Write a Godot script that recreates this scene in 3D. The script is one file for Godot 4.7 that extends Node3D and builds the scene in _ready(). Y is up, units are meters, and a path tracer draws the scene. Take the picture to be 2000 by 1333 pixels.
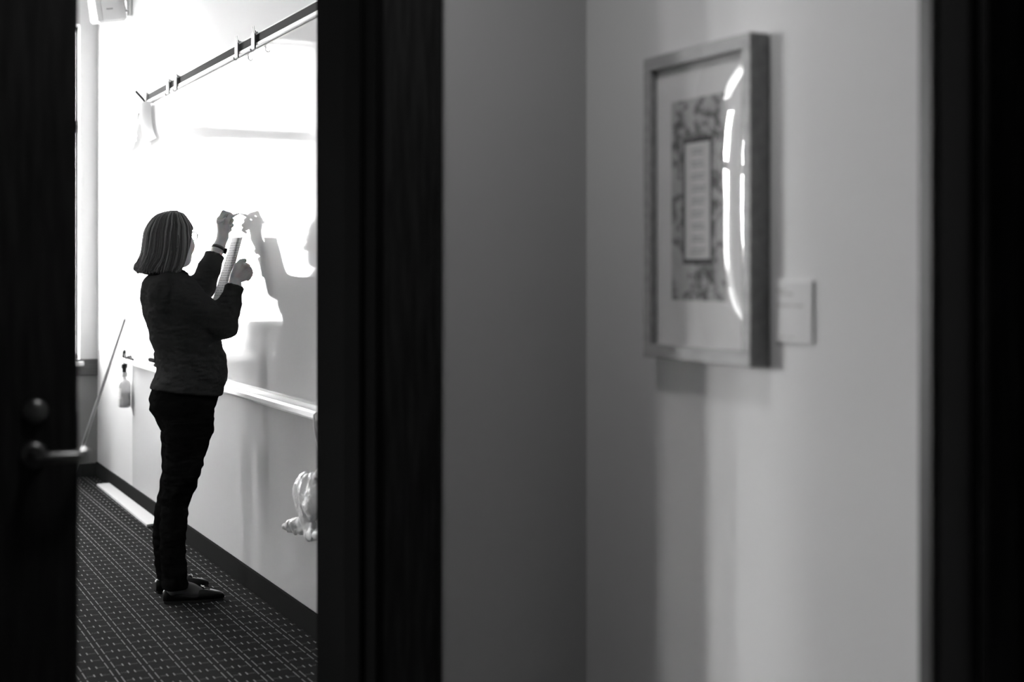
extends Node3D
# A glimpse from a dim hall, past a door left ajar, of a woman writing on a whiteboard in a bright room.
# x runs towards the whiteboard wall, y up, -z into the room. P(l, h, d) = (l, h, -d), metres; the eye is at l = 0, d = 0.

const WALL := 1.69          # face of the whiteboard wall and of the hall wall
const BOARD := 1.68         # face of the whiteboard
const FAR := 10.0           # face of the window wall
const PART_A := 3.07        # partition, hall face
const PART_B := 3.25        # partition, room face
const LEFT := -7.2          # left wall of the room
const CEIL := 3.6
const HALL_CEIL := 2.7

static func P(l: float, h: float, d: float) -> Vector3:
	return Vector3(l, h, -d)

func _ready() -> void:
	# --- camera ---
	var cam := Camera3D.new()
	cam.name = "camera"
	var at := CameraAttributesPhysical.new()
	at.frustum_focal_length = 50.0
	at.frustum_focus_distance = 6.15
	at.frustum_near = 0.05
	at.frustum_far = 200.0
	at.exposure_aperture = 2.0
	cam.attributes = at
	cam.position = P(0, 1.39, 0)
	cam.rotation.y = -deg_to_rad(25.834)
	cam.near = 0.05
	cam.far = 200.0
	cam.set_frustum(0.05 * 1333.0 / 2778.0, Vector2(0, -0.05 * 133.5 / 2778.0), 0.05, 200.0)
	cam.current = true
	add_child(cam)
	# --- sky, exposure ---
	var we := WorldEnvironment.new()
	we.name = "environment"
	var env := Environment.new()
	env.background_mode = Environment.BG_SKY
	var sky := Sky.new()
	var sm := ProceduralSkyMaterial.new()
	sm.sky_top_color = Color(0.74, 0.74, 0.74)
	sm.sky_horizon_color = Color(0.95, 0.95, 0.95)
	sm.ground_horizon_color = Color(0.7, 0.7, 0.7)
	sm.ground_bottom_color = Color(0.5, 0.5, 0.5)
	sm.sky_energy_multiplier = 5.2
	sm.ground_energy_multiplier = 2.6
	sm.sun_angle_max = 0.0
	sky.sky_material = sm
	env.sky = sky
	env.tonemap_mode = Environment.TONE_MAPPER_LINEAR
	env.tonemap_exposure = 1.0
	env.sdfgi_enabled = true
	env.ssao_enabled = true
	env.ssil_enabled = true
	we.environment = env
	add_child(we)

	# low hazy sun beyond the window wall, slanting over the sills and through the doorway
	var sun := DirectionalLight3D.new()
	sun.name = "sun"
	sun.light_energy = 1.35
	sun.light_angular_distance = 9.0
	sun.sky_mode = DirectionalLight3D.SKY_MODE_LIGHT_ONLY
	sun.shadow_enabled = true
	add_child(sun)
	sun.look_at_from_position(Vector3(-10.2, 1.38, -10.0), Vector3.ZERO)

	materials()
	shell()
	windows()
	doors()
	board()
	wall_things()
	picture()
	hall_lamp()
	person()
	held()


# ------------------------------------------------------------------ materials
var M := {}

func grey(linear: float) -> Color:
	return Color(linear, linear, linear).linear_to_srgb()

func matte(called: String, lin: float) -> StandardMaterial3D:
	var m := mat(called, lin, 0.9)
	m.specular_mode = BaseMaterial3D.SPECULAR_DISABLED
	return m

func mat(called: String, lin: float, rough: float, metal := 0.0, spec := 0.5) -> StandardMaterial3D:
	var m := StandardMaterial3D.new()
	m.resource_name = called
	m.albedo_color = grey(lin)
	m.roughness = rough
	m.metallic = metal
	m.metallic_specular = spec
	M[called] = m
	return m

func noise_tex(seed_: int, freq: float, lo: float, hi: float, size := 256, normal := false, bump := 2.0) -> NoiseTexture2D:
	var n := FastNoiseLite.new()
	n.seed = seed_
	n.noise_type = FastNoiseLite.TYPE_SIMPLEX_SMOOTH
	n.frequency = freq
	n.fractal_octaves = 4
	var t := NoiseTexture2D.new()
	t.width = size
	t.height = size
	t.seamless = true
	t.noise = n
	if normal:
		t.as_normal_map = true
		t.bump_strength = bump
	else:
		var g := Gradient.new()
		g.set_color(0, grey(lo))
		g.set_color(1, grey(hi))
		t.color_ramp = g
	return t

func triplanar(m: StandardMaterial3D, scale: Vector3) -> void:
	m.uv1_triplanar = true
	m.uv1_world_triplanar = true
	m.uv1_scale = scale

func materials() -> void:
	var m: StandardMaterial3D
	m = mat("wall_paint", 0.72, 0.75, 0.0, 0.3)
	m.normal_enabled = true
	m.normal_texture = noise_tex(3, 0.03, 0, 1, 256, true, 1.2)
	m.normal_scale = 0.25
	triplanar(m, Vector3(3, 3, 3))
	m = mat("room_wall_paint", 0.7, 0.7, 0.0, 0.3)
	m.normal_enabled = true
	m.normal_texture = noise_tex(4, 0.03, 0, 1, 256, true, 1.0)
	m.normal_scale = 0.2
	triplanar(m, Vector3(3, 3, 3))
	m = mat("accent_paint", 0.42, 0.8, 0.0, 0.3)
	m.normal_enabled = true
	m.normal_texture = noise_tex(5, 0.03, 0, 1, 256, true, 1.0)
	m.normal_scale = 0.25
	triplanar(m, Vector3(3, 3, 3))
	mat("wainscot_paint", 0.22, 0.6, 0.0, 0.3)
	mat("ceiling_white", 0.8, 0.9)
	m = mat("lower_panel", 0.66, 0.15, 0.0, 0.6)
	m.normal_enabled = true
	m.clearcoat_enabled = true
	m.clearcoat = 0.5
	m.clearcoat_roughness = 0.12
	m.normal_texture = noise_tex(8, 0.02, 0, 1, 256, true, 1.0)
	m.normal_scale = 0.12
	triplanar(m, Vector3(6, 0.4, 6))
	mat("end_panel", 0.52, 0.5)
	m = mat("board_enamel", 0.8, 0.05, 0.0, 0.6)
	m.clearcoat_enabled = true
	m.clearcoat = 0.5
	m.clearcoat_roughness = 0.04
	mat("aluminium", 0.75, 0.32, 0.9)
	mat("white_metal", 0.8, 0.35)
	matte("cork", 0.11)
	mat("window_paint", 0.45, 0.5)
	mat("steel", 0.14, 0.4, 0.0)
	matte("dark_rubber", 0.02)
	mat("black_plastic", 0.012, 0.4)
	m = mat("dark_wood", 0.016, 0.65, 0.0, 0.12)
	m.specular_mode = BaseMaterial3D.SPECULAR_DISABLED
	m.albedo_color = Color.WHITE
	m.albedo_texture = noise_tex(11, 0.02, 0.011, 0.027, 256)
	triplanar(m, Vector3(9, 0.7, 9))
	matte("espresso_wood", 0.0055)
	m = mat("casing_wood", 0.03, 0.45, 0.0, 0.5)
	m.albedo_color = Color.WHITE
	m.albedo_texture = noise_tex(12, 0.02, 0.045, 0.08, 256)
	triplanar(m, Vector3(9, 0.7, 9))
	matte("casing_matte", 0.022)
	m = mat("rail_wood", 0.06, 0.45)
	m.albedo_color = Color.WHITE
	m.albedo_texture = noise_tex(13, 0.02, 0.04, 0.08, 256)
	triplanar(m, Vector3(0.7, 9, 0.7))
	m = mat("maple", 0.4, 0.45)
	m.albedo_color = Color.WHITE
	m.albedo_texture = noise_tex(14, 0.02, 0.24, 0.36, 256)
	triplanar(m, Vector3(6, 6, 1.2))
	mat("nickel", 0.22, 0.34, 1.0)
	mat("brass_dark", 0.16, 0.35, 1.0)
	m = mat("paper", 0.85, 0.85)
	m.backlight_enabled = true
	m.backlight = Color(0.9, 0.9, 0.9)
	mat("card", 0.45, 0.8)
	mat("mat_board", 0.62, 0.9)
	mat("white_plastic", 0.72, 0.4)
	mat("grey_plastic", 0.3, 0.5)
	mat("box_card", 0.24, 0.7)
	m = mat("bottle_plastic", 0.8, 0.3)
	m.transparency = BaseMaterial3D.TRANSPARENCY_ALPHA
	m.albedo_color = Color(grey(0.6), 0.62)
	m = mat("glass", 1.0, 0.0)
	m.transparency = BaseMaterial3D.TRANSPARENCY_ALPHA
	m.albedo_color = Color(1, 1, 1, 0.02)
	m = mat("acrylic", 1.0, 0.02)
	m.transparency = BaseMaterial3D.TRANSPARENCY_ALPHA
	m.albedo_color = Color(1, 1, 1, 0.02)
	m = mat("lens", 1.0, 0.0)
	m.transparency = BaseMaterial3D.TRANSPARENCY_ALPHA
	m.albedo_color = Color(1, 1, 1, 0.04)
	m = mat("bag_film", 0.8, 0.3)
	m.normal_enabled = true
	m.normal_texture = noise_tex(24, 0.02, 0, 1, 256, true, 6.0)
	m.normal_scale = 0.8
	triplanar(m, Vector3(7, 4, 4))
	m.backlight_enabled = true
	m.backlight = Color(0.3, 0.3, 0.3)
	m = mat("skin", 0.44, 0.5, 0.0, 0.4)
	m.subsurf_scatter_enabled = true
	m.subsurf_scatter_strength = 0.15
	m.normal_enabled = true
	m.normal_texture = noise_tex(21, 0.08, 0, 1, 128, true, 1.0)
	m.normal_scale = 0.2
	triplanar(m, Vector3(20, 20, 20))
	m = matte("sweater_knit", 0.025)
	m.normal_enabled = true
	m.normal_texture = noise_tex(22, 0.06, 0, 1, 128, true, 2.0)
	m.normal_scale = 0.4
	triplanar(m, Vector3(14, 14, 14))
	m = matte("trouser_cloth", 0.0055)
	m.normal_enabled = true
	m.normal_texture = noise_tex(23, 0.06, 0, 1, 128, true, 2.0)
	m.normal_scale = 0.3
	triplanar(m, Vector3(14, 14, 14))
	m = mat("shoe_leather", 0.006, 0.35, 0.0, 0.3)
	m = mat("hair", 0.1, 0.5, 0.0, 0.22)
	m.albedo_color = Color.WHITE
	m.vertex_color_use_as_albedo = true
	mat("eye_white", 0.6, 0.2)
	mat("hall_carpet", 0.05, 1.0)
	mat("pavement", 0.65, 0.9)
	carpet_material()

func put_rect(im: Image, x0: float, y0: float, x1: float, y1: float, v: float) -> void:
	im.fill_rect(Rect2i(int(round(x0)), int(round(y0)), maxi(1, int(round(x1 - x0))), maxi(1, int(round(y1 - y0)))), grey(v))

func carpet_material() -> void:
	# one tile of the carpet's pattern: 4 stripes of 0.1143 m across, 4 rows of 0.1 m along
	var w := 960
	var h := 840
	var im := Image.create(w, h, false, Image.FORMAT_RGB8)
	var rng := RandomNumberGenerator.new()
	rng.seed = 5
	var fn := FastNoiseLite.new()
	fn.seed = 9
	fn.frequency = 0.02
	for y in h:
		for x in w:
			var v := 0.0125 * (0.72 + 0.56 * rng.randf()) * (1.0 + 0.25 * fn.get_noise_2d(x, y))
			im.set_pixel(x, y, grey(v))
	var kx := 240.0 / 0.1143
	var ky := 210.0 / 0.1
	for i in 4:
		for j in 4:
			var x0 := i * 240.0
			var y0 := j * 210.0
			for s in [0.0025, 0.0245]:
				put_rect(im, x0 + (s - 0.0021) * kx, y0 + 0.008 * ky, x0 + (s + 0.0021) * kx, y0 + 0.088 * ky, 0.2)
			for e in 2:
				# fields of dots beside the stripes, with a short dash at their inner end
				var from := 0.031 if e == 0 else 0.083
				for r in 3:
					for k in 8:
						var dx := from + k * 0.0034
						var dark := (k + r) % 2 == 0
						put_rect(im, x0 + dx * kx, y0 + (0.058 + r * 0.0055) * ky, x0 + (dx + 0.0021) * kx, y0 + (0.061 + r * 0.0055) * ky, 0.002 if dark else 0.22)
				var dash := 0.0565 if e == 0 else 0.0805
				put_rect(im, x0 + (dash - 0.0022) * kx, y0 + 0.046 * ky, x0 + (dash + 0.0024) * kx, y0 + 0.076 * ky, 0.24)
	var m := mat("room_carpet", 1.0, 1.0, 0.0, 0.1)
	m.albedo_color = Color.WHITE
	m.albedo_texture = ImageTexture.create_from_image(im)
	m.heightmap_enabled = true
	m.heightmap_texture = m.albedo_texture
	m.heightmap_scale = 0.15


# ------------------------------------------------------------------ geometry
class G:
	var v := PackedVector3Array()
	var n := PackedVector3Array()
	var uv := PackedVector2Array()
	var c := PackedColorArray()
	var idx := PackedInt32Array()
	var col := Color.WHITE
	func add(p: Vector3, nn: Vector3, t := Vector2.ZERO) -> int:
		v.append(p)
		n.append(nn)
		uv.append(t)
		c.append(col)
		return v.size() - 1
	func tri(a: int, b: int, d: int) -> void:
		# wound clockwise as seen from the side that the normals point to
		var g := (v[b] - v[a]).cross(v[d] - v[a])
		if g.dot(n[a] + n[b] + n[d]) > 0.0:
			idx.append_array([a, d, b])
		else:
			idx.append_array([a, b, d])
	func face(p: Array, out: Vector3, uvs := []) -> void:
		var nn := Vector3.ZERO
		for i in p.size():
			nn += (p[i] - p[0]).cross(p[(i + 1) % p.size()] - p[0])
		nn = nn.normalized()
		if nn.dot(out) < 0.0:
			nn = -nn
		var first := v.size()
		for i in p.size():
			add(p[i], nn, uvs[i] if uvs.size() else Vector2.ZERO)
		for i in range(1, p.size() - 1):
			tri(first, first + i, first + i + 1)
	func box(ce: Vector3, size: Vector3, bev := 0.002, b := Basis.IDENTITY) -> void:
		var hs := size / 2.0
		bev = minf(bev, 0.45 * minf(hs.x, minf(hs.y, hs.z)) * 2.0)
		var q := func(sx: int, sy: int, sz: int, ax: int) -> Vector3:
			var r := hs - Vector3(bev, bev, bev)
			r[ax] = hs[ax]
			return ce + b * (r * Vector3(sx, sy, sz))
		for ax in 3:
			for s in [-1, 1]:
				var pts := []
				for t in [[-1, -1], [1, -1], [1, 1], [-1, 1]]:
					var sg := [0, 0, 0]
					sg[ax] = s
					sg[(ax + 1) % 3] = t[0]
					sg[(ax + 2) % 3] = t[1]
					pts.append(q.call(sg[0], sg[1], sg[2], ax))
				var o := Vector3.ZERO
				o[ax] = s
				face(pts, b * o)
		if bev <= 0.0:
			return
		for ax in 3:
			var a1 := (ax + 1) % 3
			var a2 := (ax + 2) % 3
			for s1 in [-1, 1]:
				for s2 in [-1, 1]:
					var pts := []
					for t in [[-1, a1], [1, a1], [1, a2], [-1, a2]]:
						var sg := [0, 0, 0]
						sg[ax] = t[0]
						sg[a1] = s1
						sg[a2] = s2
						pts.append(q.call(sg[0], sg[1], sg[2], t[1]))
					var o := Vector3.ZERO
					o[a1] = s1
					o[a2] = s2
					face(pts, b * o)
		for sx in [-1, 1]:
			for sy in [-1, 1]:
				for sz in [-1, 1]:
					face([q.call(sx, sy, sz, 0), q.call(sx, sy, sz, 1), q.call(sx, sy, sz, 2)], b * Vector3(sx, sy, sz))
	func slab(l0: float, l1: float, h0: float, h1: float, d0: float, d1: float, bev := 0.002) -> void:
		box(Vector3((l0 + l1) / 2, (h0 + h1) / 2, -(d0 + d1) / 2), Vector3(absf(l1 - l0), absf(h1 - h0), absf(d1 - d0)), bev)
	func tube(path: Array, radii: Array, sides := 10, caps := true, flat := 1.0, side := Vector3.ZERO) -> void:
		# a tube along a path; flat squeezes it across the direction «side»
		var first := v.size()
		var u := Vector3.ZERO
		for i in path.size():
			var t: Vector3 = (path[mini(i + 1, path.size() - 1)] - path[maxi(i - 1, 0)]).normalized()
			if side != Vector3.ZERO:
				u = (side - t * side.dot(t)).normalized()
			elif i == 0:
				u = t.cross(Vector3.UP if absf(t.y) < 0.9 else Vector3.RIGHT).normalized()
			else:
				u = (u - t * u.dot(t)).normalized()
			var w := t.cross(u)
			for k in sides:
				var a := TAU * k / sides
				var r: float = radii[i] if radii.size() > 1 else radii[0]
				var dir := u * cos(a) * flat + w * sin(a)
				add(path[i] + dir * r, (u * cos(a) + w * sin(a) * flat).normalized(), Vector2(float(k) / sides, float(i)))
		for i in path.size() - 1:
			for k in sides:
				var a := first + i * sides + k
				var b := first + i * sides + (k + 1) % sides
				tri(a, b, b + sides)
				tri(a, b + sides, a + sides)
		if caps:
			for e in [0, path.size() - 1]:
				var pts := []
				for k in sides:
					pts.append(v[first + e * sides + k])
				var o: Vector3 = path[0] - path[1] if e == 0 else path[e] - path[e - 1]
				face(pts, o)
	func lathe(profile: Array, origin: Vector3, axis: Vector3, sides := 24, flat := 1.0, across := Vector3.ZERO) -> void:
		# profile: [radius, distance along the axis]; hard where two equal points follow each other
		var u := axis.cross(Vector3.UP if absf(axis.y) < 0.9 else Vector3.RIGHT).normalized()
		if across != Vector3.ZERO:
			u = across
		var w := axis.cross(u).normalized()
		var first := v.size()
		for i in profile.size():
			var p0: Array = profile[maxi(i - 1, 0)]
			var p1: Array = profile[mini(i + 1, profile.size() - 1)]
			if i > 0 and p0 == profile[i]:
				p0 = profile[i]
			elif i < profile.size() - 1 and p1 == profile[i]:
				p1 = profile[i]
			var dr: float = p1[0] - p0[0]
			var dt: float = p1[1] - p0[1]
			var nr := Vector2(dt, -dr).normalized()
			if nr == Vector2.ZERO:
				nr = Vector2(0, 1)
			for k in sides:
				var a := TAU * k / sides
				var dir := u * cos(a) + w * sin(a)
				add(origin + axis * profile[i][1] + (u * cos(a) + w * sin(a) * flat) * profile[i][0], (dir * nr.x + axis * nr.y).normalized())
		for i in profile.size() - 1:
			if profile[i] == profile[i + 1]:
				continue
			for k in sides:
				var a := first + i * sides + k
				var b := first + i * sides + (k + 1) % sides
				tri(a, b, b + sides)
				tri(a, b + sides, a + sides)
	func sheet(nu: int, nv: int, at: Callable, thick := 0.0) -> void:
		# a smooth surface at.call(u, v); with a thickness it gets a back and rims
		var fronts := []
		for s in ([1.0, -1.0] if thick > 0.0 else [1.0]):
			var first := v.size()
			fronts.append(first)
			for j in nv + 1:
				for i in nu + 1:
					var a := float(i) / nu
					var b := float(j) / nv
					var e := 0.004
					var du: Vector3 = at.call(minf(a + e, 1), b) - at.call(maxf(a - e, 0), b)
					var dv: Vector3 = at.call(a, minf(b + e, 1)) - at.call(a, maxf(b - e, 0))
					var nn: Vector3 = du.cross(dv).normalized() * s
					add(at.call(a, b) + nn * thick / 2.0, nn, Vector2(a, b))
			for j in nv:
				for i in nu:
					var a := first + j * (nu + 1) + i
					tri(a, a + 1, a + nu + 2)
					tri(a, a + nu + 2, a + nu + 1)
		if thick > 0.0:
			var ring := []
			for i in nu:
				ring.append(i)
			for j in nv:
				ring.append(j * (nu + 1) + nu)
			for i in nu:
				ring.append(nv * (nu + 1) + nu - i)
			for j in nv:
				ring.append((nv - j) * (nu + 1))
			var mid: Vector3 = at.call(0.5, 0.5)
			for i in ring.size():
				var a: int = ring[i]
				var b: int = ring[(i + 1) % ring.size()]
				var pts := [v[fronts[0] + a], v[fronts[0] + b], v[fronts[1] + b], v[fronts[1] + a]]
				face(pts, pts[0] + pts[1] - 2 * mid)
	func prism(poly: PackedVector2Array, o: Vector3, ax: Vector3, ay: Vector3, az: Vector3, depth: float) -> void:
		# polygon in the plane of ax and ay, pushed along az
		var ids := Geometry2D.triangulate_polygon(poly)
		var mid := Vector2.ZERO
		for p in poly:
			mid += p / poly.size()
		for e in [0.0, depth]:
			for i in range(0, ids.size(), 3):
				var pts := []
				for k in 3:
					var p := poly[ids[i + k]]
					pts.append(o + ax * p.x + ay * p.y + az * e)
				face(pts, -az if e == 0.0 else az)
		var turn := 0.0
		for i in poly.size():
			turn += poly[i].cross(poly[(i + 1) % poly.size()])
		for i in poly.size():
			var p := poly[i]
			var q := poly[(i + 1) % poly.size()]
			var d := (q - p) * signf(turn)
			face([o + ax * p.x + ay * p.y, o + ax * q.x + ay * q.y, o + ax * q.x + ay * q.y + az * depth, o + ax * p.x + ay * p.y + az * depth], ax * d.y - ay * d.x)
	func mesh(shift: Vector3, colored := false) -> ArrayMesh:
		var a := []
		a.resize(Mesh.ARRAY_MAX)
		var vv := v.duplicate()
		for i in vv.size():
			vv[i] -= shift
		a[Mesh.ARRAY_VERTEX] = vv
		a[Mesh.ARRAY_NORMAL] = n
		a[Mesh.ARRAY_TEX_UV] = uv
		if colored:
			a[Mesh.ARRAY_COLOR] = c
		a[Mesh.ARRAY_INDEX] = idx
		var m := ArrayMesh.new()
		m.add_surface_from_arrays(Mesh.PRIMITIVE_TRIANGLES, a)
		return m


# a signed distance field on a grid, meshed as surface nets
class S:
	var lo: Vector3
	var cell: float
	var nx: int
	var ny: int
	var nz: int
	var f := PackedFloat32Array()
	func _init(a: Vector3, b: Vector3, size: float) -> void:
		lo = Vector3(minf(a.x, b.x), minf(a.y, b.y), minf(a.z, b.z))
		var hi := Vector3(maxf(a.x, b.x), maxf(a.y, b.y), maxf(a.z, b.z))
		cell = size
		nx = int((hi.x - lo.x) / cell) + 2
		ny = int((hi.y - lo.y) / cell) + 2
		nz = int((hi.z - lo.z) / cell) + 2
		f.resize(nx * ny * nz)
		f.fill(0.05)
	func span(a: Vector3, b: Vector3, pad: float) -> Array:
		var q0 := (Vector3(minf(a.x, b.x), minf(a.y, b.y), minf(a.z, b.z)) - Vector3(pad, pad, pad) - lo) / cell
		var q1 := (Vector3(maxf(a.x, b.x), maxf(a.y, b.y), maxf(a.z, b.z)) + Vector3(pad, pad, pad) - lo) / cell
		return [clampi(int(q0.x), 0, nx - 1), clampi(int(q0.y), 0, ny - 1), clampi(int(q0.z), 0, nz - 1), clampi(int(q1.x) + 1, 0, nx - 1), clampi(int(q1.y) + 1, 0, ny - 1), clampi(int(q1.z) + 1, 0, nz - 1)]
	func bone(a: Vector3, b: Vector3, ra: float, rb: float, k := 0.02) -> void:
		var pad := maxf(ra, rb) + 0.035
		var s := span(a, b, pad)
		var ab := b - a
		var len2 := maxf(ab.length_squared(), 1e-9)
		for z in range(s[2], s[5] + 1):
			for y in range(s[1], s[4] + 1):
				var i: int = (z * ny + y) * nx + s[0]
				for x in range(s[0], s[3] + 1):
					var p := lo + Vector3(x, y, z) * cell - a
					var t := clampf(p.dot(ab) / len2, 0.0, 1.0)
					var d := (p - ab * t).length() - lerpf(ra, rb, t)
					var o := f[i]
					var h := maxf(k - absf(o - d), 0.0) / k
					f[i] = minf(o, d) - h * h * k * 0.25
					i += 1
	func chain(pts: Array, radii: Array, k := 0.02) -> void:
		for i in pts.size() - 1:
			bone(pts[i], pts[i + 1], radii[i], radii[i + 1], k)
	func blob(ce: Vector3, r: Vector3, b := Basis.IDENTITY, k := 0.02, carve := false) -> void:
		var big := maxf(r.x, maxf(r.y, r.z))
		var small := minf(r.x, minf(r.y, r.z))
		var s := span(ce, ce, big + 0.035)
		var inv := b.transposed()
		for z in range(s[2], s[5] + 1):
			for y in range(s[1], s[4] + 1):
				var i: int = (z * ny + y) * nx + s[0]
				for x in range(s[0], s[3] + 1):
					var p := inv * (lo + Vector3(x, y, z) * cell - ce)
					var q := p / r
					var l := q.length()
					var g := (q / r).length()
					var d := l * (l - 1.0) / maxf(g, 1e-6) if l > 1e-6 else -small
					var o := f[i]
					if carve:
						var h := maxf(k - absf(o + d), 0.0) / k
						f[i] = maxf(o, -d) + h * h * k * 0.25
					else:
						var h := maxf(k - absf(o - d), 0.0) / k
						f[i] = minf(o, d) - h * h * k * 0.25
					i += 1
	func stack(rows: Array, grow := 0.0, k := 0.02, power := 2.0) -> void:
		# rows: [height, centre l, half l, centre d, half d] from the top down
		for y in ny:
			var h := lo.y + y * cell
			var r := row(rows, h)
			var over: float = maxf(h - rows[0][0], rows[-1][0] - h)
			if over > 0.04:
				continue
			var ra: float = r[1] + grow
			var rb: float = r[3] + grow
			var small := minf(ra, rb)
			for z in nz:
				var i: int = (z * ny + y) * nx
				var pd: float = (lo.z + z * cell + r[2]) / rb
				if absf(pd) > 1.0 + 0.06 / rb:
					continue
				for x in nx:
					var pl: float = (lo.x + x * cell - r[0]) / ra
					var d := 0.0
					if power == 2.0:
						d = (sqrt(pl * pl + pd * pd) - 1.0) * small
					else:
						d = (pow(pow(absf(pl), power) + pow(absf(pd), power), 1.0 / power) - 1.0) * small
					if over > 0.0:
						d = maxf(d, over)
					var o := f[i]
					var hh := maxf(k - absf(o - d), 0.0) / k
					f[i] = minf(o, d) - hh * hh * k * 0.25
					i += 1
	static func row(rows: Array, h: float) -> Array:
		var n := rows.size()
		var i := 0
		while i < n - 2 and h < rows[i + 1][0]:
			i += 1
		var t := clampf((rows[i][0] - h) / (rows[i][0] - rows[i + 1][0]), 0.0, 1.0)
		var out := []
		for c in range(1, 5):
			var a: float = rows[maxi(i - 1, 0)][c]
			var b: float = rows[i][c]
			var d: float = rows[i + 1][c]
			var e: float = rows[mini(i + 2, n - 1)][c]
			out.append(cubic_interpolate(b, d, a, e, t))
		return out
	func cut(a: Vector3, b: Vector3, point: Vector3, normal: Vector3) -> void:
		# takes away what lies beyond the plane, inside the box a..b
		var s := span(a, b, 0.0)
		for z in range(s[2], s[5] + 1):
			for y in range(s[1], s[4] + 1):
				var i: int = (z * ny + y) * nx + s[0]
				for x in range(s[0], s[3] + 1):
					f[i] = maxf(f[i], (lo + Vector3(x, y, z) * cell - point).dot(normal))
					i += 1
	func crumple(seed_: int, amount: float, scale: Vector3, near := 0.03) -> void:
		var fn := FastNoiseLite.new()
		fn.seed = seed_
		fn.frequency = 1.0
		fn.fractal_octaves = 3
		var i := 0
		for z in nz:
			for y in ny:
				for x in nx:
					if absf(f[i]) < near:
						var p := (lo + Vector3(x, y, z) * cell) * scale
						f[i] += amount * fn.get_noise_3dv(p)
					i += 1
	func mesh_into(g: G) -> void:
		var at := PackedInt32Array()
		at.resize(nx * ny * nz)
		at.fill(-1)
		var sx := 1
		var sy := nx
		var sz := nx * ny
		var off := [0, sx, sy, sx + sy, sz, sx + sz, sy + sz, sx + sy + sz]
		var ex := [[0, 1], [2, 3], [4, 5], [6, 7], [0, 2], [1, 3], [4, 6], [5, 7], [0, 4], [1, 5], [2, 6], [3, 7]]
		var cs := [Vector3(0, 0, 0), Vector3(1, 0, 0), Vector3(0, 1, 0), Vector3(1, 1, 0), Vector3(0, 0, 1), Vector3(1, 0, 1), Vector3(0, 1, 1), Vector3(1, 1, 1)]
		for z in nz - 1:
			for y in ny - 1:
				var i := (z * ny + y) * nx
				for x in nx - 1:
					var inside := f[i] < 0.0
					if inside != (f[i + 1] < 0.0) or inside != (f[i + sy] < 0.0) or inside != (f[i + sy + 1] < 0.0) or inside != (f[i + sz] < 0.0) or inside != (f[i + sz + 1] < 0.0) or inside != (f[i + sz + sy] < 0.0) or inside != (f[i + sz + sy + 1] < 0.0):
						var sum := Vector3.ZERO
						var count := 0
						for e in ex:
							var a := f[i + off[e[0]]]
							var b := f[i + off[e[1]]]
							if (a < 0.0) != (b < 0.0):
								sum += cs[e[0]].lerp(cs[e[1]], a / (a - b))
								count += 1
						var p := sum / count
						var q := Vector3.ONE - p
						var v0 := f[i]
						var v1 := f[i + 1]
						var v2 := f[i + sy]
						var v3 := f[i + sy + 1]
						var v4 := f[i + sz]
						var v5 := f[i + sz + 1]
						var v6 := f[i + sz + sy]
						var v7 := f[i + sz + sy + 1]
						var gx := ((v1 - v0) * q.y + (v3 - v2) * p.y) * q.z + ((v5 - v4) * q.y + (v7 - v6) * p.y) * p.z
						var gy := ((v2 - v0) * q.x + (v3 - v1) * p.x) * q.z + ((v6 - v4) * q.x + (v7 - v5) * p.x) * p.z
						var gz := ((v4 - v0) * q.x + (v5 - v1) * p.x) * q.y + ((v6 - v2) * q.x + (v7 - v3) * p.x) * p.y
						at[i] = g.add(lo + (Vector3(x, y, z) + p) * cell, Vector3(gx, gy, gz).normalized())
					i += 1
		for z in range(1, nz - 1):
			for y in range(1, ny - 1):
				for x in range(1, nx - 1):
					var i := (z * ny + y) * nx + x
					var a := f[i] < 0.0
					if a != (f[i + sx] < 0.0):
						quad(g, at[i], at[i - sy], at[i - sy - sz], at[i - sz])
					if a != (f[i + sy] < 0.0):
						quad(g, at[i], at[i - sx], at[i - sx - sz], at[i - sz])
					if a != (f[i + sz] < 0.0):
						quad(g, at[i], at[i - sx], at[i - sx - sy], at[i - sy])
	func quad(g: G, a: int, b: int, c: int, d: int) -> void:
		if a < 0 or b < 0 or c < 0 or d < 0:
			return
		g.tri(a, b, c)
		g.tri(a, c, d)


# ------------------------------------------------------------------ naming
var used := {}

func numbered(called: String) -> String:
	if not used.has(called):
		used[called] = 0
		return called
	used[called] += 1
	return "%s_%03d" % [called, used[called]]

func thing(called: String, label: String, category: String, at: Vector3, group := "") -> Node3D:
	var o := Node3D.new()
	o.name = numbered(called)
	add_child(o, true)
	o.position = at
	tag(o, label, category, group)
	return o

func tag(o: Node, label: String, category: String, group := "") -> void:
	o.set_meta("label", label)
	o.set_meta("category", category)
	if group:
		o.set_meta("group", group)

func origin_of(o: Node) -> Vector3:
	var p := Vector3.ZERO
	while o is Node3D and o != self:
		p += o.position
		o = o.get_parent()
	return p

func part(called: String, g: G, m: Material, parent: Node3D, label := "", colored := false) -> MeshInstance3D:
	# the shape is given in the room's own coordinates and hung under its thing, with its origin in its own middle
	var o := MeshInstance3D.new()
	o.name = called
	var box := AABB(g.v[0], Vector3.ZERO)
	for p in g.v:
		box = box.expand(p)
	var mid := box.get_center()
	o.mesh = g.mesh(mid, colored)
	o.material_override = m
	o.cast_shadow = GeometryInstance3D.SHADOW_CASTING_SETTING_ON
	o.position = mid - origin_of(parent)
	parent.add_child(o, true)
	if label:
		o.set_meta("label", label)
	return o

func single(called: String, g: G, m: Material, label: String, category: String, group := "") -> MeshInstance3D:
	var o := part(numbered(called), g, m, self)
	tag(o, label, category, group)
	return o

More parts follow.
